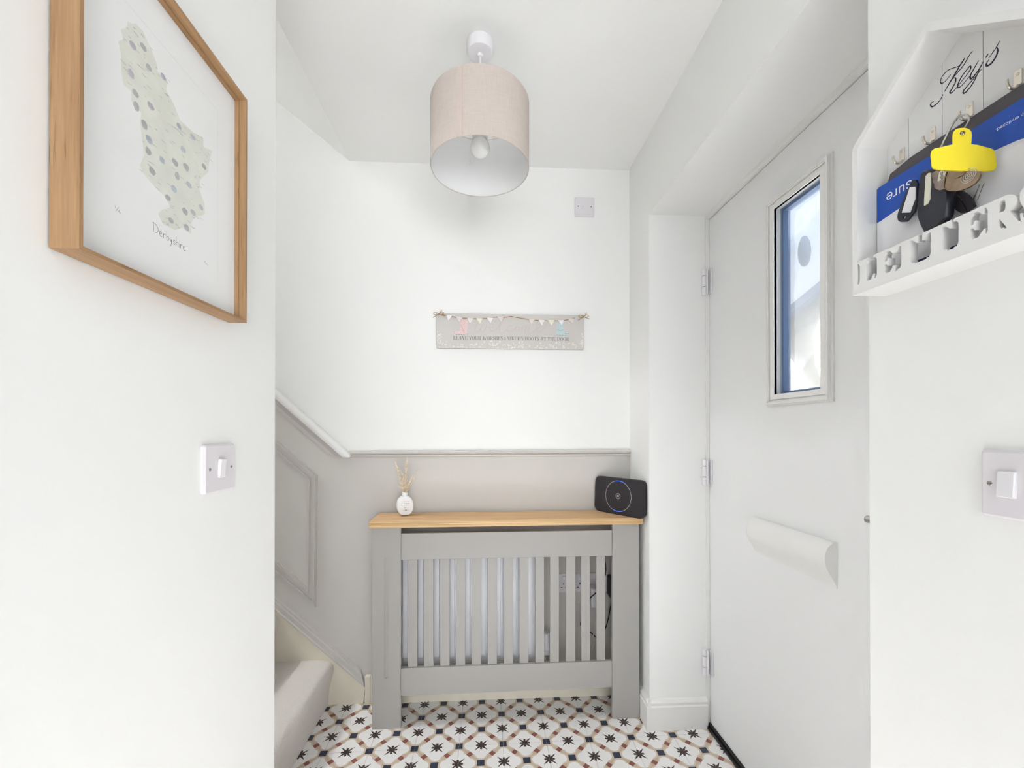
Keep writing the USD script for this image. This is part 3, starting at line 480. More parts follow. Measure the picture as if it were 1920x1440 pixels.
for k in range(3):
    t = math.radians(90 + 120*k + 14); cx, cy = math.cos(t), math.sin(t)
    fit.append(cyl((lx + .022*cx, ly + .022*cy, 2.118), (lx + (R-.0022)*cx, ly + (R-.0022)*cy, 2.121), .0018, n=8))
part(lp, "shade_ring", fit, "plastic_white", smooth=True)
part(lp, "lampholder", lathe([(0, 2.165), (.010, 2.165), (.018, 2.15), (.0195, 2.125), (.0235, 2.122), (.0235, 2.112), (.0195, 2.110), (.0195, 2.098), (0, 2.098)], (lx, ly, 0)), "plastic_white", smooth=30)
bp_ = [(0, 2.0535)] + [(.0295*math.sin(t), 2.083 - .0295*math.cos(t)) for t in np.linspace(.15, 2.35, 16)] + [(.0165, 2.112), (0, 2.112)]
part(lp, "bulb", lathe(bp_, (lx, ly, 0), 40), "bulb_frost", label="white frosted globe bulb, unlit", smooth=40)

# ================================================================= picture on the left wall
fy0, fy1, fz0, fz1 = .484, .8053, 1.4095, 1.8325
fr = thing("framed_print", "oak framed map print hanging on the left wall above the light switch", "picture", (XL, (fy0+fy1)/2, fz0))
prof = [(0, .002), (0, .034), (.0045, .034), (.006, .0235), (.0095, .0235), (.0095, .004), (.006, .002)]
def rail4(a, b, ca_, cb_, inn):  # mitred rail from corner a to b; inn = inward direction at a and b (diagonal unit steps)
    V = [(XL + h, p[0] + w*ii[0], p[1] + w*ii[1]) for p, ii in ((a, ca_), (b, cb_)) for w, h in prof]; n = len(prof)
    Ft = [t for k in range(n) for q in [(k, (k+1) % n, (k+1) % n + n, k + n)] for t in ((q[0], q[1], q[2]), (q[0], q[2], q[3]))]
    ear = trimesh.creation.triangulate_polygon(Polygon(prof), engine="earcut"); 
    idx = [int(np.argmin(np.linalg.norm(np.array(prof) - p, axis=1))) for p in ear[0]]
    Ft += [(idx[t[0]], idx[t[1]], idx[t[2]]) for t in ear[1]] + [(idx[t[2]]+n, idx[t[1]]+n, idx[t[0]]+n) for t in ear[1]]
    m = trimesh.Trimesh(V, Ft, process=False); m.fix_normals(); return m
C = [(fy0, fz0), (fy1, fz0), (fy1, fz1), (fy0, fz1)]; I = [(1, 1), (-1, 1), (-1, -1), (1, -1)]
for k, s in ((0, "y"), (1, "z"), (2, "y"), (3, "z")): part(fr, "frame_rail", rail4(C[k], C[(k+1) % 4], I[k], I[(k+1) % 4], inn=None), "oak_" + s)
part(fr, "mount_board", bx(XL + .004, fy0 + .007, fz0 + .007, XL + .0165, fy1 - .007, fz1 - .007), "print_paper", label="off-white print sheet")
LW = LWALL(XL + .0165)
cty = Polygon(DATA["county"]).buffer(0); pp_ = part(fr, "print", xf(ext(cty, .00012), LW), "wash_green", label="pale green watercolour map of a county")
ml = DATA["mount_line"]; e0, e1, z0_, z1_ = .5325, ml[0][0] + .001, 1.466, ml[0][1] + .0005
part(fr, "plate_mark", xf(ext(unary_union([sbox(e0, z1_ - .0006, e1, z1_), sbox(e1 - .0006, z0_, e1, z1_)]), .0001), LW), "line_beige")
cols = ["wash_grey", "wash_blue", "wash_grey", "wash_grey", "wash_blue", "wash_grey", "wash_blue", "wash_blue", "wash_grey", "wash_lilac", "wash_grey", "wash_grey", "wash_lilac", "wash_grey", "wash_grey", "wash_blue", "wash_blue", "wash_grey", "wash_grey", "wash_lilac", "wash_grey", "wash_lilac", "wash_blue", "wash_blue", "wash_grey", "wash_grey", "wash_lilac", "wash_grey"]
for (x, y), cc in zip(DATA["blots"], cols):
    w, h = rng.uniform(.008, .0115), rng.uniform(.007, .0105); pts = [(x + w*.5*math.cos(t)*rng.uniform(.8, 1.15), y + h*.5*math.sin(t)*rng.uniform(.8, 1.15)) for t in np.linspace(0, 2*math.pi, 11)[:-1]]
    vg = part(pp_, "vignette", xf(ext(Polygon(pts).buffer(.0008).buffer(0), .0001, .00014), LW), cc)
    ln = [brush([(x - w*.4, y + h*q), (x + w*.1, y + h*(q + .12)), (x + w*.4, y + h*(q - .05))], .0005) for q in (-.3, 0, .25)]
    part(pp_, "vignette_lines", xf(ext(unary_union(ln), .0001, .00026), LW), "ink_soft")
dash = []
b = cty.bounds
while len(dash) < 120:
    x, y = rng.uniform(b[0], b[2]), rng.uniform(b[1], b[3])
    if not cty.buffer(.004).contains(Point(x, y)): continue
    l = rng.uniform(.002, .0075); dash.append(brush([(x, y), (x + l*.5, y + rng.uniform(-.0004, .0004)), (x + l, y + rng.uniform(-.0005, .0005))], .0005 if rng.random() < .8 else .0009, n=3))
part(pp_, "place_names", xf(ext(unary_union(dash), .0001, .00014), LW), "ink_soft", kind="stuff")
def hand(strokes, x, y, s, w, shear=0.0): return unary_union([brush([(x + s*(a + shear*b_), y + s*b_) for a, b_ in st_], w, n=6) for st_ in strokes])
DERB = [[(0, 1), (.04, .5), (.02, 0)], [(-.08, .98), (.3, .95), (.62, .6), (.5, .2), (.02, 0)], [(.8, .28), (1.05, .35), (1.0, .5), (.85, .45), (.8, .2), (.95, .02), (1.15, .1)], [(1.3, .45), (1.32, 0)], [(1.3, .3), (1.45, .5), (1.6, .45)],
    [(1.75, 1.0), (1.75, .05)], [(1.75, .3), (1.95, .45), (2.1, .25), (1.95, .02), (1.75, .08)], [(2.25, .45), (2.35, .1), (2.5, .45)], [(2.5, .45), (2.42, -.1), (2.3, -.42)], [(2.95, .42), (2.75, .45), (2.75, .28), (2.95, .2), (2.9, .02), (2.7, .05)],
    [(3.1, 1.0), (3.1, 0)], [(3.1, .3), (3.25, .45), (3.35, .35), (3.36, 0)], [(3.55, .42), (3.56, 0)], [(3.55, .62), (3.56, .64)], [(3.75, .45), (3.76, 0)], [(3.75, .3), (3.9, .47), (4.02, .42)], [(4.15, .25), (4.4, .32), (4.35, .47), (4.2, .42), (4.15, .15), (4.3, .0), (4.5, .08)]]
part(pp_, "title", xf(ext(hand(DERB, .6085, 1.4872, .0138, .0006), .0001, .0001), LW), "ink_grey", label="handwritten county name Derbyshire")
nu, sg = DATA["num"], DATA["sig"]
part(pp_, "edition_number", xf(ext(unary_union([brush([(nu[0][0], nu[0][1]), (nu[0][0] + .001, nu[0][1] - .003)], .0005), brush([(nu[0][0] + .005, nu[0][1]), (nu[0][0] + .0015, nu[1][1] - .001)], .0005), brush([(nu[1][0], nu[1][1] + .003), (nu[1][0] - .002, nu[1][1]), (nu[1][0] + .001, nu[1][1] - .001), (nu[1][0] - .001, nu[1][1] + .001)], .0005)]), .0001, .0001), LW), "pencil")
part(pp_, "signature", xf(ext(brush([(sg[0][0], sg[0][1] + .001), (sg[0][0] + .002, sg[0][1] + .003), (sg[0][0] + .004, sg[0][1] - .001), (sg[0][0] + .006, sg[0][1] + .001), (sg[1][0], sg[1][1])], .0006), .0001, .0001), LW), "pencil")
part(fr, "glazing", bx(XL + .0178, fy0 + .0065, fz0 + .0065, XL + .0195, fy1 - .0065, fz1 - .0065), "picture_glass")

# ================================================================= switches and plates
def plate(t, A, w, h, dp, mname="plastic_warm", r=.006):
    return part(t, "plate", [xf(chamf(rrect(-w/2, -h/2, w/2, h/2, r), dp, .003), A)], mname, smooth=25)
def rocker(t, A, x, y, w, h, z, tilt=3.0):
    m = chamf(rrect(-w/2, -h/2, w/2, h/2, .0015), .005, .0012); m.apply_transform(trimesh.transformations.rotation_matrix(math.radians(tilt), (1, 0, 0))); m.apply_translation((x, y, z))
    q = part(t, "rocker", xf(m, A), "plastic_white", smooth=25)
    part(t, "rocker_gap", xf(ext(rrect(x - w/2 - .0007, y - h/2 - .0007, x + w/2 + .0007, y + h/2 + .0007, .0018), .0002, z - .0002), A), "dark_gap")
def screw(t, A, x, y, z): 
    s = part(t, "screw", xf(chamf(Point(x, y).buffer(.0031, 10), .0008, .0004, z - .0002), A), "steel", smooth=30)
    part(s, "slot", xf(ext(sbox(x - .0026, y - .0004, x + .0026, y + .0004), .0002, z + .0005), A), "black_rubber")
A1 = LWALL(XL) @ trimesh.transformations.translation_matrix((.7740, 1.1390, 0))
s1 = thing("light_switch", "single rocker light switch on the left wall below the framed print", "light switch", (XL, .774, 1.139), group="light switches on the hall walls")
plate(s1, A1, .086, .086, .0072); rocker(s1, A1, 0, 0, .0165, .034, .0066, 5); screw(s1, A1, -.030, 0, .0072); screw(s1, A1, .030, 0, .0072)
A2 = RWALL(XR) @ trimesh.transformations.translation_matrix((-.4395, 1.1385, 0))
s2 = thing("light_switch", "wide two-rocker light switch on the right wall under the white key holder", "light switch", (XR, .4395, 1.1385), group="light switches on the hall walls")
plate(s2, A2, .146, .086, .007, r=.005); rocker(s2, A2, -.0435, .0005, .0185, .033, .0065, -4); rocker(s2, A2, .0, .0005, .0185, .033, .0065, 4); screw(s2, A2, -.0625, 0, .007); screw(s2, A2, .0625, 0, .007)
A3 = BWALL(YB) @ trimesh.transformations.translation_matrix((.4465, 2.2295, 0))
s3 = thing("wall_plate", "small white square plate with two screws high on the back wall", "wall plate", (.4465, YB, 2.2295))
plate(s3, A3, .089, .087, .010, r=.003); screw(s3, A3, -.0295, .001, .010); screw(s3, A3, .0305, 0, .010)
part(s3, "flex_outlet", xf(chamf(rrect(-.012, -.012, .006, .006, .002), .001, .0005, .0098), A3), "plastic_warm"); part(s3, "indicator", xf(ext(Point(-.0075, .001).buffer(.0017), .0004, .0106), A3), "ring_grey")

# ================================================================= welcome sign
sx0, sx1, sz0, sz1, YS = -.226, .442, 1.5735, 1.7300, YB - .015
sg_ = thing("welcome_sign", "grey wooden welcome sign with bunting hanging on the back wall", "sign", (0.108, YB, sz0))
part(sg_, "board", xf(chamf(rrect(sx0, sz0, sx1, sz1, .004), .0135, .001, .0015), BWALL(YB)), "sign_grey", smooth=20)
BW = BWALL(YS)
fc = ["flag_white", "flag_pink", "flag_white", "flag_cream", "flag_white", "flag_pink", "flag_pink", "flag_white", "flag_cream", "flag_white", "flag_pink"]
for f_, c_ in zip(DATA["flags"], fc): part(sg_, "pennant", xf(ext(Polygon(f_).buffer(-.0008).buffer(.0008), .003, .002), BW), c_)
part(sg_, "string", tube([(x, YS - .0022, z) for x, z in DATA["string"]], .0016, 6, 3), "twine")
for bxc, bz_, s_ in ((-.2135, 1.7245, 1), (.4395, 1.7215, 1)):
    kn = [(bxc, YS - .003, bz_)]
    lo = lambda pts: tube([(bxc + a*.001*s_, YS - .003 - c_*.001, bz_ + b_*.001) for a, b_, c_ in pts], .0013, 6, 5)
    part(sg_, "bow", [lo([(0, 0, 0), (-14, 8, 4), (-24, 2, 5), (-14, -4, 4), (0, 0, 2)]), lo([(0, 0, 0), (12, 9, 4), (22, 5, 5), (12, -3, 4), (0, 0, 2)]), lo([(0, 0, 1), (-12, -7, 2), (-26, -15, 1)]), lo([(0, 0, 1), (14, -5, 3), (27, -9, 2)]), lo([(0, 0, 1), (8, 10, 3), (13, 19, 2)]), lo([(-3, -3, 1), (0, 3, 3), (3, -2, 2), (-3, 1, 3)])], "twine", smooth=True)
tx = serif_text("LEAVE YOUR WORRIES & MUDDY BOOTS AT THE DOOR", st=.19, tn=.05, sl=.07, sh=.045, gap=.05, space=.3)
bb = tx.bounds; k = .5245/(bb[2] - bb[0]); tx = shapely.affinity.affine_transform(tx, [k, 0, 0, .0160, -.1505 - bb[0]*k, 1.6128])
part(sg_, "motto", xf(ext(tx, .0002), BW), "letter_grey", label="grey serif capitals LEAVE YOUR WORRIES & MUDDY BOOTS AT THE DOOR")
WEL = [[(0, 1.0), (-.25, .3), (-.1, 0), (.2, .15), (.5, .75)], [(.5, .75), (.35, .2), (.55, 0), (.85, .3), (1.0, .8)], [(1.0, .78), (1.25, .5), (1.7, .62), (1.7, .9), (1.45, .85), (1.35, .45), (1.6, .15), (2.1, .35)], [(2.1, .35), (2.75, 1.3), (2.95, 1.9), (2.75, 1.9), (2.45, .9), (2.45, .1), (2.75, -.05), (3.2, .3)],
    [(3.75, .72), (3.45, .75), (3.2, .4), (3.4, .12), (3.75, .2), (4.05, .42)], [(4.05, .42), (4.3, .72), (4.6, .6), (4.5, .25), (4.2, .2), (4.15, .5), (4.5, .62), (4.9, .45)], [(4.9, .75), (4.85, .05)], [(4.88, .35), (5.1, .8), (5.25, .7), (5.2, .05)], [(5.22, .35), (5.5, .85), (5.65, .72), (5.6, .1), (5.85, -.12), (6.3, .3)],
    [(6.3, .3), (6.75, .6), (6.85, .95), (6.6, .95), (6.45, .4), (6.75, .1), (7.2, .4), (7.6, 1.1)]]
part(sg_, "lettering", xf(ext(hand(WEL, -.043, 1.6462, .0413, .0019), .0002), BW), "rose_gold", label="rose gold handwritten word welcome")
bpk, bbl = Polygon(DATA["bootp"]).buffer(.001), Polygon(DATA["bootb"]).buffer(.001)
q1 = part(sg_, "boots_print", xf(ext(bpk, .0002), BW), "boot_pink", label="pink wellington boots print"); q2 = part(sg_, "boots_print", xf(ext(bbl, .0002), BW), "boot_blue", label="pale blue wellington boots print")
x0, z0, x1, z1 = bpk.bounds; cu = [brush([(x0 + .47*(x1-x0), z0 + .6*(z1-z0)), (x0 + .6*(x1-x0), z0 + .35*(z1-z0)), (x0 + .75*(x1-x0), z0 + .12*(z1-z0))], .0012), brush([(x0, z0 + .04*(z1-z0)), (x0 + .25*(x1-x0), z0 + .01*(z1-z0)), (x1, z0 + .03*(z1-z0))], .002), brush([(x0, z0 + .16*(z1-z0)), (x0 + .3*(x1-x0), z0 + .15*(z1-z0))], .0014), brush([(x0 + .66*(x1-x0), z0 + .93*(z1-z0)), (x0 + .8*(x1-x0), z0 + .93*(z1-z0))], .003)]
part(q1, "outline", xf(ext(unary_union(cu), .0001, .0002), BW), "letter_grey")
x0, z0, x1, z1 = bbl.bounds; cu = [brush([(x0 + .05*(x1-x0), z0 + .42*(z1-z0)), (x0 + .3*(x1-x0), z0 + .37*(z1-z0)), (x0 + .55*(x1-x0), z0 + .42*(z1-z0))], .0014), brush([(x0 + .68*(x1-x0), z0 + .16*(z1-z0)), (x0 + .85*(x1-x0), z0 + .12*(z1-z0)), (x1, z0 + .15*(z1-z0))], .002), brush([(x0, z0 + .05*(z1-z0)), (x0 + .3*(x1-x0), z0 + .03*(z1-z0)), (x0 + .8*(x1-x0), z0 + .04*(z1-z0))], .0012)]
part(q2, "outline", xf(ext(unary_union(cu), .0001, .0002), BW), "letter_grey")
fl_ = []
for i in range(150):
    if i < 118: x, z = sx0 + .006 + (sx1 - sx0 - .012)*rng.random(), sz0 + .004 + .030*rng.random()**1.3
    else: x, z = (sx0 + .004 + .018*rng.random()**1.5 if i % 2 else sx1 - .004 - .018*rng.random()**1.5), sz0 + .02 + .055*rng.random()
    an, ll = rng.uniform(0, math.pi), rng.uniform(.002, .0055); fl_.append(shapely.affinity.rotate(shapely.affinity.scale(Point(x, z).buffer(1, 4), ll, ll*.5), math.degrees(an)))
    if rng.random() < .35: fl_.append(brush([(x, z), (x + rng.uniform(-.004, .004), z - .008)], .0009, n=3))
part(sg_, "floral_border", xf(ext(unary_union(fl_).intersection(sbox(sx0 + .002, sz0 + .002, sx1 - .002, sz1)), .0002), BW), "sign_white", label="white leaf sprigs printed along the lower edge", kind="stuff")

# ================================================================= radiator cover
RC = trimesh.transformations.rotation_matrix(math.radians(.57), (0, 0, 1), (0, 1.7, 0))
rc = thing("radiator_cover", "grey slatted radiator cover with an oak top against the back wall", "radiator cover", (.09, 1.78, 0))
W = lambda m: xf(m, RC)
YF = 1.700
gro = rrect(-.4135, .2035, -.3975, .6975, .0075)
stl = xf(ext(sbox(-.461, .0005, -.3478, .814).difference(gro), .004), BWALL(YF + .004))
part(rc, "stile", [W(stl), W(bx(-.461, YF + .004, .0005, -.3478, YF + .020, .814)), W(xf(ext(gro.difference(gro.buffer(-.003)), .002), BWALL(YF + .004)))], "cover_paint", smooth=False)
part(rc, "stile", W(bx(.5245, YF, .0005, .6390, YF + .020, .814, .001)), "cover_paint")
for xa, xb in ((-.461, -.443), (.621, .639)): part(rc, "side_panel", W(bx(xa, YF + .020, .0005, xb, YF + .153, .814)), "cover_paint")
part(rc, "rail", W(bx(-.3473, YF + .003, .6802, .5240, YF + .020, .7875, .0008)), "cover_paint"); part(rc, "rail", W(bx(-.3473, YF + .003, .1300, .5240, YF + .020, .2400, .0008)), "cover_paint")
sl_ = [(-.321, -.2834), (-.2561, -.2183), (-.1909, -.1529), (-.1267, -.0892), (-.0621, -.0244), (.0041, .0419), (.0706, .1086), (.1354, .1723), (.2012, .2383), (.2633, .3006), (.3311, .3706), (.3938, .4314), (.4595, .4966)]
tl_ = [0, 0, 0, 0, 0, 0, 0, 0, .001, 0, -.003, .004, .002]
for (xa, xb), sh_ in zip(sl_, tl_):
    m = bx(xa, YF + .0105, .2402, xb, YF + .019, .6800, .0008); 
    m.vertices[:, 0] += -sh_ * (m.vertices[:, 2] - .68); part(rc, "slat", W(m), "cover_paint")
tp = part(rc, "top", W(bx(-.4715, YF - .0150, .8145, .6505, YF + .157, .8415, .0012)), "oak_top", label="oak veneered top shelf")
part(tp, "front_edge", W(bx(-.4705, YF - .0158, .8155, .6495, YF - .0148, .8405)), "oak_edge")
# radiator behind the slats
ra = thing("radiator", "white panel radiator behind the slats of the grey cover", "radiator", (-.10, 1.80, .2))
part(ra, "panel", bx(-.357, 1.778, .2105, .2135, 1.790, .735, .004), "radiator_white"); part(ra, "back_panel", bx(-.357, 1.826, .2105, .2135, 1.836, .735, .003), "radiator_white")
fx = -.345
while fx < .205:
    fluted = tm(hull([(fx + a, 1.7785 - b, z) for z, k_ in ((.246, 1.0), (.70, 1.0), (.238, .35), (.708, .35)) for a, b in ((-.0125, 0), (.0125, 0), (-.008*k_ - .003, .008*k_), (.008*k_ + .003, .008*k_))])); part(ra, "flute", fluted, "radiator_white", smooth=40); fx += .0327
part(ra, "top_grille", bx(-.357, 1.778, .735, .2135, 1.836, .745, .002), "radiator_white")
for xb_ in (-.28, .10): part(ra, "bracket", bx(xb_, 1.836, .25, xb_ + .03, 1.873, .70), "radiator_white")
vx = .262
vv_ = part(ra, "valve", [cyl((vx, 1.80, .248), (vx, 1.80, .318), .0165), cyl((vx, 1.80, .232), (vx, 1.80, .248), .0195), cyl((vx, 1.80, .318), (vx, 1.80, .322), .0145)], "plastic_white", label="white thermostatic valve head", smooth=30)
part(vv_, "valve_body", [cyl((vx, 1.80, .205), (vx, 1.80, .233), .011), cyl((.2135, 1.80, .222), (vx, 1.80, .222), .009)], "steel", smooth=30); part(ra, "pipe", tube([(vx, 1.80, .206), (vx, 1.80, .19), (vx, 1.81, .178), (vx, 1.83, .175), (vx, YB + .002, .175)], .0075, 10, 4), "plastic_white", smooth=True)
# sockets, plugs and cables at the open end
for i, (xc, lab) in enumerate(((.386, "double wall socket behind the cover nearer the radiator"), (.538, "double wall socket behind the cover at its right end"))):
    t = thing("wall_socket", lab, "socket", (xc, YB, .511), group="wall sockets behind the radiator cover"); A = BWALL(YB) @ trimesh.transformations.translation_matrix((xc, .511, 0)); plate(t, A, .146, .087, .010, r=.004)
    for q in (-.037, .037): rocker(t, A, q, .024, .013, .016, .0095, 5)
    for q in (-.037, .037): part(t, "pin_holes", xf(ext(unary_union([sbox(q - .002, -.008, q + .002, .002), sbox(q - .013, -.022, q - .006, -.018), sbox(q + .006, -.022, q + .013, -.018)]), .0003, .0099), A), "dark_gap")
pw = thing("plug_adapter", "white power adapter plugged in behind the cover slats", "plug", (.483, 1.84, .42), group="adapters plugged in behind the cover"); part(pw, "body", bx(.462, 1.805, .4205, .503, 1.8635, .506, .004), "plastic_white"); part(pw, "strain_relief", cyl((.487, 1.832, .421), (.487, 1.832, .405), .004, .0025), "plastic_white")
pb_ = thing("plug_adapter", "black power adapter plugged in at the right end behind the cover", "plug", (.575, 1.84, .46), group="adapters plugged in behind the cover"); part(pb_, "body", bx(.546, 1.798, .4600, .602, 1.8635, .549, .004), "black_rubber"); part(pb_, "strain_relief", cyl((.560, 1.828, .461), (.560, 1.828, .446), .004, .0025), "black_rubber")
wc = part(None, "power_cable", tube([(.487, 1.832, .406), (.489, 1.832, .36), (.478, 1.838, .29), (.482, 1.84, .25), (.474, 1.85, .21)] + [(.45, 1.846, .17), (.43, 1.846, .27), (.414, 1.842, .37), (.43, 1.842, .412), (.413, 1.842, .424), (.408, 1.845, .40)], .0016, 6, 6), "plastic_warm", smooth=True); tag(wc.prim, "thin white cable looping down behind the slats", "cable", "cables behind the radiator cover")
bc = part(None, "power_cable", tube([(.560, 1.828, .447), (.54, 1.84, .33), (.505, 1.845, .268), (.470, 1.846, .292), (.433, 1.846, .31), (.422, 1.846, .335), (.436, 1.842, .37), (.450, 1.80, .46), (.480, 1.790, .497), (.500, 1.784, .53), (.52, 1.785, .60), (.50, 1.80, .70), (.44, 1.81, .72), (.425, 1.815, .66), (.418, 1.815, .62), (.43, 1.82, .58), (.455, 1.83, .50)], .0024, 6, 6), "black_rubber", smooth=True); tag(bc.prim, "black cable curling behind the right-hand slats", "cable", "cables behind the radiator cover")
bc2 = part(None, "power_cable", tube([(.585, 1.81, .551), (.575, 1.81, .60), (.582, 1.815, .70), (.570, 1.83, .79), (.566, 1.8695, .812), (.566, 1.8705, .838), (.566, 1.8695, .852), (.562, 1.838, .856)], .0022, 6, 6), "black_rubber", smooth=True); tag(bc2.prim, "black cable rising from the black adapter towards the router", "cable", "cables behind the radiator cover")

# ================================================================= router
ang = math.atan2(1.6982 - 1.8786, .6368 - .5048); ru = np.array([math.cos(ang), math.sin(ang), 0]); lean = math.radians(3.0)
nrm = np.cross(ru, (0, 0, 1)); rv = np.array([0, 0, math.cos(lean)]) - nrm*math.sin(lean)
ro = np.array([.4970, 1.8470, .8418]); AR = frame(ro, ru, rv)
rt_ = thing("router", "black rounded rectangular router leaning in the corner on the oak top", "router", tuple(ro + ru*.11))
Rp = rrect(-.0165, .0, .2405, .1580, .026)
m = [(x, y, 0.0) for x, y in Rp.buffer(-.003).exterior.coords] + [(x, y, -.004) for x, y in Rp.exterior.coords] + [(x, y, -.020) for x, y in Rp.exterior.coords] + [(x, y, -.027) for x, y in Rp.buffer(-.006).exterior.coords]
part(rt_, "case", xf(hull(m), AR), "router_black", smooth=35)
cx, cy, rr = .1120, .0800, .0655
rg = lambda r_, w_: Point(cx, cy).buffer(r_ + w_/2, 32).difference(Point(cx, cy).buffer(r_ - w_/2, 32))
part(rt_, "light_ring", xf(ext(rg(rr, .0017), .0003), AR), "ring_grey", label="thin grey ring on the router's face")
def arc(a0, a1, w_): return rg(rr, w_).intersection(Polygon([(cx, cy)] + [(cx + .1*math.cos(math.radians(t)), cy + .1*math.sin(math.radians(t))) for t in np.linspace(a0, a1, 12)]))
part(rt_, "status_light", xf(ext(arc(62, 106, .0034), .0004), AR), "blue_led", label="blue lit arc at the top of the ring"); part(rt_, "status_light", xf(ext(arc(250, 294, .0034), .0004), AR), "blue_led", label="blue lit arc at the bottom of the ring")
lg = [Point(cx, cy).buffer(.0118, 24).difference(Point(cx, cy).buffer(.0100, 24))]
part(rt_, "emblem", [xf(ext(lg[0], .0003), AR), xf(meshkit.text_mesh("BT", .0075, .0003, bold=True), AR @ trimesh.transformations.translation_matrix((cx - .0063, cy - .0038, 0)))], "ring_grey", label="small ringed emblem with the letters BT")

# ================================================================= reed diffuser bottle with dried grass
bc_ = np.array([-.3515, 1.800, .8417]); bn = np.array([.30, -.954, 0]); bu = np.array([.954, .30, 0]); AB = frame(bc_, bu, (0, 0, 1))
bo = thing("diffuser_bottle", "small round white ceramic bottle with printed words on the oak top", "bottle", tuple(bc_))
ov = Polygon([(.0345*np.sign(math.cos(t))*abs(math.cos(t))**.9, .0415 + .0415*np.sign(math.sin(t))*abs(math.sin(t))**.85) for t in np.linspace(0, 2*math.pi, 49)[:-1]]).buffer(0).intersection(sbox(-1, .0012, 1, 1))
hb = hull([(x, y, z_) for z_, q in ((.021, -.0035), (.0185, -.0008), (.014, 0), (-.014, 0), (-.0185, -.0008), (-.021, -.0035)) for x, y in (ov.buffer(q) if q else ov).exterior.coords])
part(bo, "body", xf(hb, AB), "ceramic", smooth=40); nk = np.array([bc_[0], bc_[1], bc_[2]])
part(bo, "neck", lathe([(.0085, .074), (.0125, .078), (.0115, .086), (.0115, .094), (.0128, .097), (.0118, .0985), (.0095, .0985), (.0085, .080), (.0085, .074)], nk, 28), "ceramic", smooth=40)
ln = [sbox(-.016 + .002*(i % 2), .060 - .0075*i, .015 - .001*i, .0618 - .0075*i) for i in range(3)]
ln = [unary_union([sbox(x, y0, x + w_, y1) for x, w_ in ((-.017, .006), (-.0095, .009), (.001, .005), (.0075, .008))]) for y0, y1 in ((.0600, .0614), (.0525, .0539), (.0450, .0464))] + [sbox(-.006, .0345, .004, .0360), sbox(-.012, .0235, -.004, .0245), sbox(-.003, .0225, .006, .0265), sbox(.008, .024, .014, .0248)]
part(bo, "printed_words", xf(ext(unary_union(ln), .0002, .0210), AB), "letter_grey", label="three tiny printed lines and a mark below")
stems = [((-.30, -.05, 1.0), .135, "tallest pale dried grass plume leaning left in the white bottle"), ((.06, -.05, 1.0), .150, "upright dried grass plume in the middle of the white bottle"), ((.62, .1, 1.0), .120, "thin dried grass stem leaning far right in the white bottle"), ((-.16, .1, 1.0), .085, "short dried grass plume leaning left behind in the white bottle"), ((.48, -.30, 1.0), .075, "short dried grass plume leaning right in the white bottle")]
for i, (dv, L, lab) in enumerate(stems):
    dv = np.array(dv) / np.linalg.norm(dv); b0 = nk + (dv*.004*np.array([1, 1, 0])) + np.array((0, 0, .079)); top_ = nk + np.array((0, 0, .098)) + dv*L
    g_ = thing("dried_grass", lab, "dried grass", tuple(nk + np.array((0, 0, .0985))), group="dried grass in the white bottle")
    md = b0 + (top_ - b0)*.5 + np.array((dv[0]*-.006, 0, .006)); ctr = spline([b0, nk + dv*.02*np.array([.3, .3, 0]) + np.array((0, 0, .0985)), md, top_], 8)
    part(g_, "stalk", tube(ctr, [.0011, .0009, .0004], 5, 0), "dried_grass")
    fib = []
    n_f = 130 if i < 2 else 80
    for k in range(n_f):
        s_ = .36 + .62*rng.random()**1.4; 
        if i == 2: s_ = .36 + .62*rng.random()
        p_ = ctr[min(len(ctr)-1, int(s_*(len(ctr)-1)))]; sd = np.array([rng.gauss(0, 1), rng.gauss(0, 1), 0]); wid = (.024 if i != 2 else .008)*(1.15 - s_)
        e_ = p_ + dv*rng.uniform(.006, .016) + sd*wid*.55; fib.append(tube([p_, (p_ + e_)/2 + sd*wid*.18, e_], [.0010, .0006], 3, 2))
    part(g_, "plume", fib, "dried_grass", kind="stuff", smooth=False)

# ================================================================= key and letter holder on the right wall
XF_, XBK = .600, .652
yl, yr, zb0, zsh, zap, ymid = .647, .415, 1.428, 1.669, 1.7645, .531
kb = thing("key_holder", "white house-shaped key and letter holder on the right wall", "key holder", (XR, ymid, zb0))
house = Polygon([(-yl, zb0), (-yr, zb0), (-yr, zsh), (-ymid, zap), (-yl, zsh)])
thk = .0095; inner = house.buffer(-thk, join_style=2)
wall_h = XR - XF_
HW = RWALL(XR)
def side(poly): return xf(ext(poly, wall_h), HW)
ib = list(inner.exterior.coords); hb_ = list(house.exterior.coords)
key = lambda poly, p: min(poly, key=lambda q: (q[0]-p[0])**2 + (q[1]-p[1])**2)
cor = [(-yl, zb0), (-yr, zb0), (-yr, zsh), (-ymid, zap), (-yl, zsh)]; inn = [key(ib, p) for p in cor]
for k, n_ in enumerate(("shelf", "side", "roof", "roof", "side")):
    a, b = k, (k+1) % 5; part(kb, n_, side(Polygon([cor[a], cor[b], inn[b], inn[a]])), "box_white")
pk = [-.604, -.5565, -.5075, -.460]; ed = [inner.bounds[0]] + pk + [inner.bounds[2]]
for a, b in zip(ed[:-1], ed[1:]):
    pn = inner.intersection(sbox(a + .0004, 0, b - .0004, 9)); part(kb, "back_board", xf(ext(pn, XR - XBK), HW), "box_white")
part(kb, "backing", xf(ext(inner, .0048), HW), "line_beige")
wd = [brush(s_, .0022*w_, .0008) for s_, w_ in zip(DATA["keys_word"], DATA["keys_w"])]
part(kb, "keys_lettering", xf(ext(unary_union(wd), .0002), RWALL(XBK)), "ink", label="dark script word Keys")
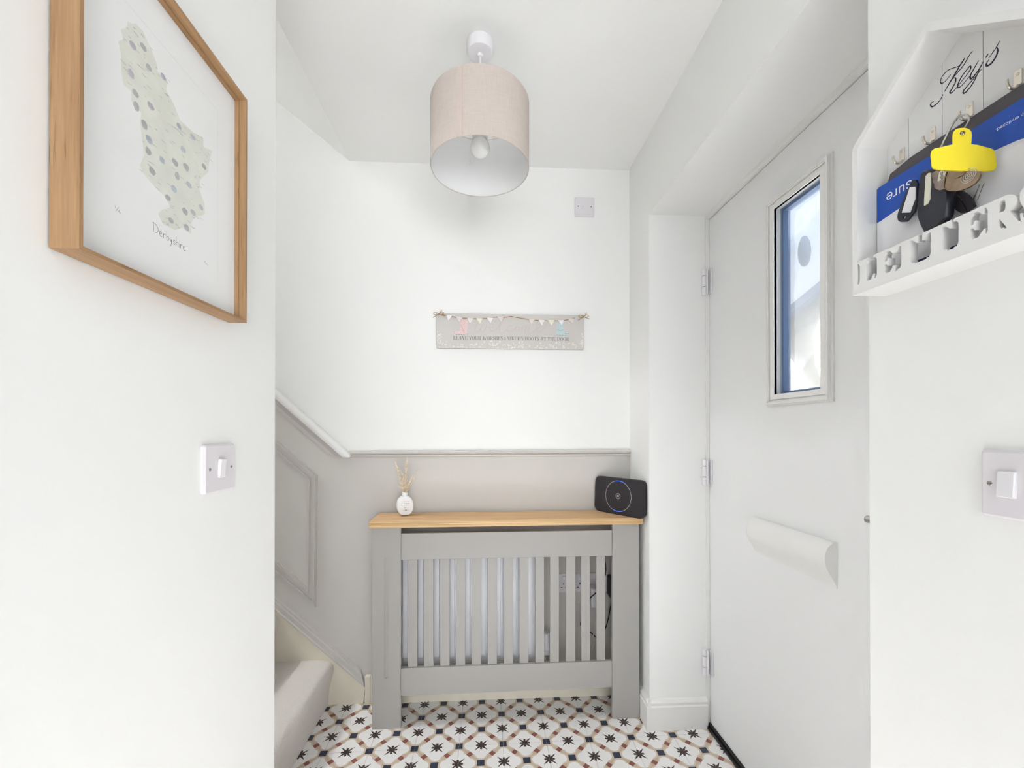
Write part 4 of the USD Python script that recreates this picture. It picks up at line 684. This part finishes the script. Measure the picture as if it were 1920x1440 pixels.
for hy in (-.6135, -.569, -.5225, -.4715, -.4265):
    hz = 1.6385; A = RWALL(XBK) @ trimesh.transformations.translation_matrix((hy, hz, 0))
    tp_ = [(.0, -.0075, .0012), (.0, -.0112, .004), (.0, -.0122, .008), (.0, -.0105, .0122), (.0, -.006, .0146), (.0, -.0015, .0152)]
    ho = part(kb, "hook", [xf(chamf(rrect(-.0042, -.008, .0042, .011, .001), .0013, .0004), A), xf(tube(tp_, .0016, 8, 5), A)], "champagne_hook", label=None, smooth=35)
    part(ho, "screw", xf(chamf(Point(0, .006).buffer(.0018, 8), .0008, .0003, .0012), A), "steel")
# LETTERS fretwork across the front: letters joined by the bottom rail
L0, L1 = -.6385, -.4235
wds = [("L", -.6385, -.6085), ("E", -.6100, -.5765), ("T", -.5775, -.5435), ("T", -.5380, -.5020), ("E", -.4995, -.4655), ("R", -.4680, -.4325)]
zb_l, ztp = 1.4395, 1.4795; gl_ = []
for ch, xa, xb in wds + [("S", -.4335, -.4245)]:
    gph = serif_text(ch, st=.24, tn=.10, sl=.10, sh=.09); b_ = gph.bounds; gl_.append(shapely.affinity.affine_transform(gph, [(xb-xa)/(b_[2]-b_[0]), 0, 0, (ztp - zb_l)/(b_[3]-b_[1]), xa - b_[0]*(xb-xa)/(b_[2]-b_[0]), zb_l - b_[1]*(ztp - zb_l)/(b_[3]-b_[1])]))
fret = unary_union(gl_ + [sbox(-yl, zb0, -yr, zb_l + .002)]).intersection(house.buffer(-thk + .0003, join_style=2)).buffer(.0004, join_style=1).buffer(-.0004)
part(kb, "letters_panel", xf(ext(fret, .011, -.0), frame((XF_ + .0112, 0, 0), (0, -1, 0), (0, 0, 1))), "box_white", label="cut-out front reading LETTERS")

# ================================================================= what the holder holds
e = DATA["env"]; EX = .632
en = thing("envelope", "blue and white insurance envelope standing upside down in the key holder", "envelope", (EX, .53, 1.439))
body = Polygon([(e[0][0], 1.4395), (e[0][0], e[0][1]), (e[1][0], e[1][1] - .001), (e[2][0], e[2][1]), (-.4285, 1.5998), (-.4285, 1.4395)])
part(en, "sheet", xf(ext(body, .0022), RWALL(EX + .0022)), "paper_white")
dv_ = [tuple(p) for p in DATA["div"]]
blue = Polygon([(e[0][0] + .0002, dv_[0][1])] + dv_ + [(-.4285, dv_[-1][1] - .001), (-.4285, 1.5999), (e[2][0], e[2][1]), (e[1][0], e[1][1] - .001), (e[0][0] + .0002, e[0][1])]).buffer(0)
part(en, "blue_band", xf(ext(blue, .0002), RWALL(EX)), "blue_print", label="blue printed upper band")
def flip(m, x, z, s=1.0): return xf(m, RWALL(EX - .0002) @ trimesh.transformations.translation_matrix((x, z, 0)) @ trimesh.transformations.rotation_matrix(math.pi, (0, 0, 1)))
mt = meshkit.text_mesh("sure", .0145, .0001, bold=False); part(en, "logo_text", flip(mt, -.5795, 1.5810), "paper_white", label="white letters sure, upside down")
mt = meshkit.text_mesh("Information enclosed.", .0036, .0001); w_ = mt.bounds[1][0]; part(en, "small_text", flip(mt, -.4790 + w_, 1.5818), "paper_white", label="tiny white line of words, upside down")
mt = meshkit.text_mesh("Important", .0036, .0001); part(en, "small_text", flip(mt, -.4505 + mt.bounds[1][0], 1.5760), "paper_white")
bk = thing("booklet", "dark grey booklet tucked behind the blue envelope in the key holder", "booklet", (.640, .53, 1.439))
part(bk, "cover", xf(ext(Polygon([(-.6215, 1.4395), (-.6215, 1.602), (-.6175, 1.612), (-.592, 1.6150), (-.545, 1.6155), (-.4285, 1.6155), (-.4285, 1.4395)]), .0012), RWALL(.6372)), "booklet_grey")
part(bk, "pages", xf(ext(Polygon([(-.6195, 1.4395), (-.6195, 1.604), (-.6155, 1.6125), (-.590, 1.6158), (-.4285, 1.6160), (-.4285, 1.4395)]), .0012), RWALL(.6386)), "paper_white")
part(bk, "back_cover", xf(ext(Polygon([(-.6185, 1.4395), (-.6185, 1.606), (-.614, 1.6145), (-.589, 1.6195), (-.547, 1.6205), (-.4285, 1.6212), (-.4285, 1.4395)]), .0014), RWALL(.6402)), "booklet_grey")
we = thing("folded_letter", "folded white letter in front of the blue envelope in the key holder", "letter", (.628, .47, 1.439))
part(we, "sheet", xf(ext(Polygon([(-.5215, 1.4395), (-.5060, 1.487), (-.4805, 1.5465), (-.4285, 1.5465), (-.4285, 1.4395)]), .0010), RWALL(.6292)), "paper_white")
part(we, "address_lines", xf(ext(unary_union([LineString([(-.4995, 1.506 + .0), (-.4935, 1.521)]).buffer(.0004), LineString([(-.4955, 1.503), (-.4885, 1.520)]).buffer(.0004), LineString([(-.5030, 1.5), (-.4990, 1.51)]).buffer(.0004)]), .0001), RWALL(.6282)), "ink_grey")
nc = thing("card", "dark navy card glimpsed through the cut-out letters of the key holder", "card", (.6236, .535, 1.4382)); part(nc, "sheet", bx(.6230, .465, 1.4382, .6242, .605, 1.4535), "navy_card")

kbh = thing("key_bunch", "bunch of keys with a yellow tag hanging from a hook of the key holder", "keys", (.612, .50, 1.60))
part(kbh, "key_ring", tube(DATA["ring"], .0011, 8, 6), "steel", smooth=True); part(kbh, "key_ring", tube(DATA["ring2"], .0015, 8, 6), "steel", smooth=True)
td = np.array([math.cos(math.radians(35)), -math.sin(math.radians(35)), 0]); AT = frame(DATA["tag_o"], td, (0, 0, 1))
tg = Polygon(DATA["tag"]).buffer(.0004).difference(Point(0, 0).buffer(.0026))
part(kbh, "yellow_tag", xf(ext(tg, .0022, -.0011), AT), "yellow_plastic", label="bright yellow plastic key tag")
fobp = Polygon(DATA["fob"]).union(Polygon([(-.5450, 1.490), (-.5232, 1.490), (-.5245, 1.4808), (-.5420, 1.4808)])).convex_hull
fb = part(kbh, "car_key", xf(hull([(x, y, z_) for z_, q in ((-.0125, -.002), (-.009, 0), (-.003, 0), (0, -.0025)) for x, y in (fobp.buffer(q) if q else fobp).exterior.coords]), RWALL(.6055)), "navy_plastic", label="black folding car key", smooth=40)
part(fb, "blade", xf(ext(Polygon(DATA["blade"]).buffer(.0002), .0016, -.0004), RWALL(.6055)), "blade_white", label="pale folded blade")
bt = Polygon(DATA["btag"]).buffer(.0003).difference(Point(*DATA["btag_hole"]).buffer(.0024))
kt = part(kbh, "label_tag", xf(ext(bt, .003), RWALL(.6245)), "navy_plastic", label="black plastic label tag"); part(kt, "paper_insert", xf(ext(Polygon(DATA["btag_label"]).buffer(0), .0003, .003), RWALL(.6245)), "paper_white")
for n_, X_, mm in (("key_a", .6053, "nickel_key"), ("key_b", .6033, "brass_key"), ("key_c", .6012, "brass_key")): 
    kk = part(kbh, "house_key", xf(ext(Polygon(DATA[n_]).buffer(.0002), .0018), RWALL(X_)), mm)
    if n_ == "key_b":
        rc_ = DATA["rings_c"]; part(kk, "raised_rings", xf(ext(unary_union([Point(rc_).buffer(r_, 16).difference(Point(rc_).buffer(r_ - .0007, 16)) for r_ in (.0085, .0062, .004, .002)]), .0006, .0018), RWALL(X_)), "steel")
        part(kk, "bow_edge", xf(ext(Polygon(DATA[n_]).buffer(.0002).difference(Polygon(DATA[n_]).buffer(-.0010)), .0008, .0018), RWALL(X_)), "brass_key")
    if n_ == "key_a":
        part(kk, "maker_plate", xf(ext(Polygon(DATA["key_label"]).buffer(0), .0003, .0018), RWALL(X_)), "blade_white", label="pale inset with stamped letters")
        p0, p1 = DATA["king"][0]; tmh = meshkit.text_mesh("KING", .0032, .0001, bold=True); wk = tmh.bounds[1][0]; dvv = np.array(p1) - np.array(p0); an = math.atan2(dvv[1], dvv[0])
        sc = np.diag([np.linalg.norm(dvv)/wk, np.linalg.norm(dvv)/wk, 1, 1])
        part(kk, "stamped_letters", xf(tmh, RWALL(X_ - .0021) @ trimesh.transformations.translation_matrix((p0[0] + .0015, p0[1], 0)) @ trimesh.transformations.rotation_matrix(an, (0, 0, 1)) @ sc), "ink")
for l_ in DATA["leather"]: part(kbh, "leather_strap", xf(ext(Polygon(l_).buffer(.0004), .0025), RWALL(.6245)), "black_leather", label="black leather loop")
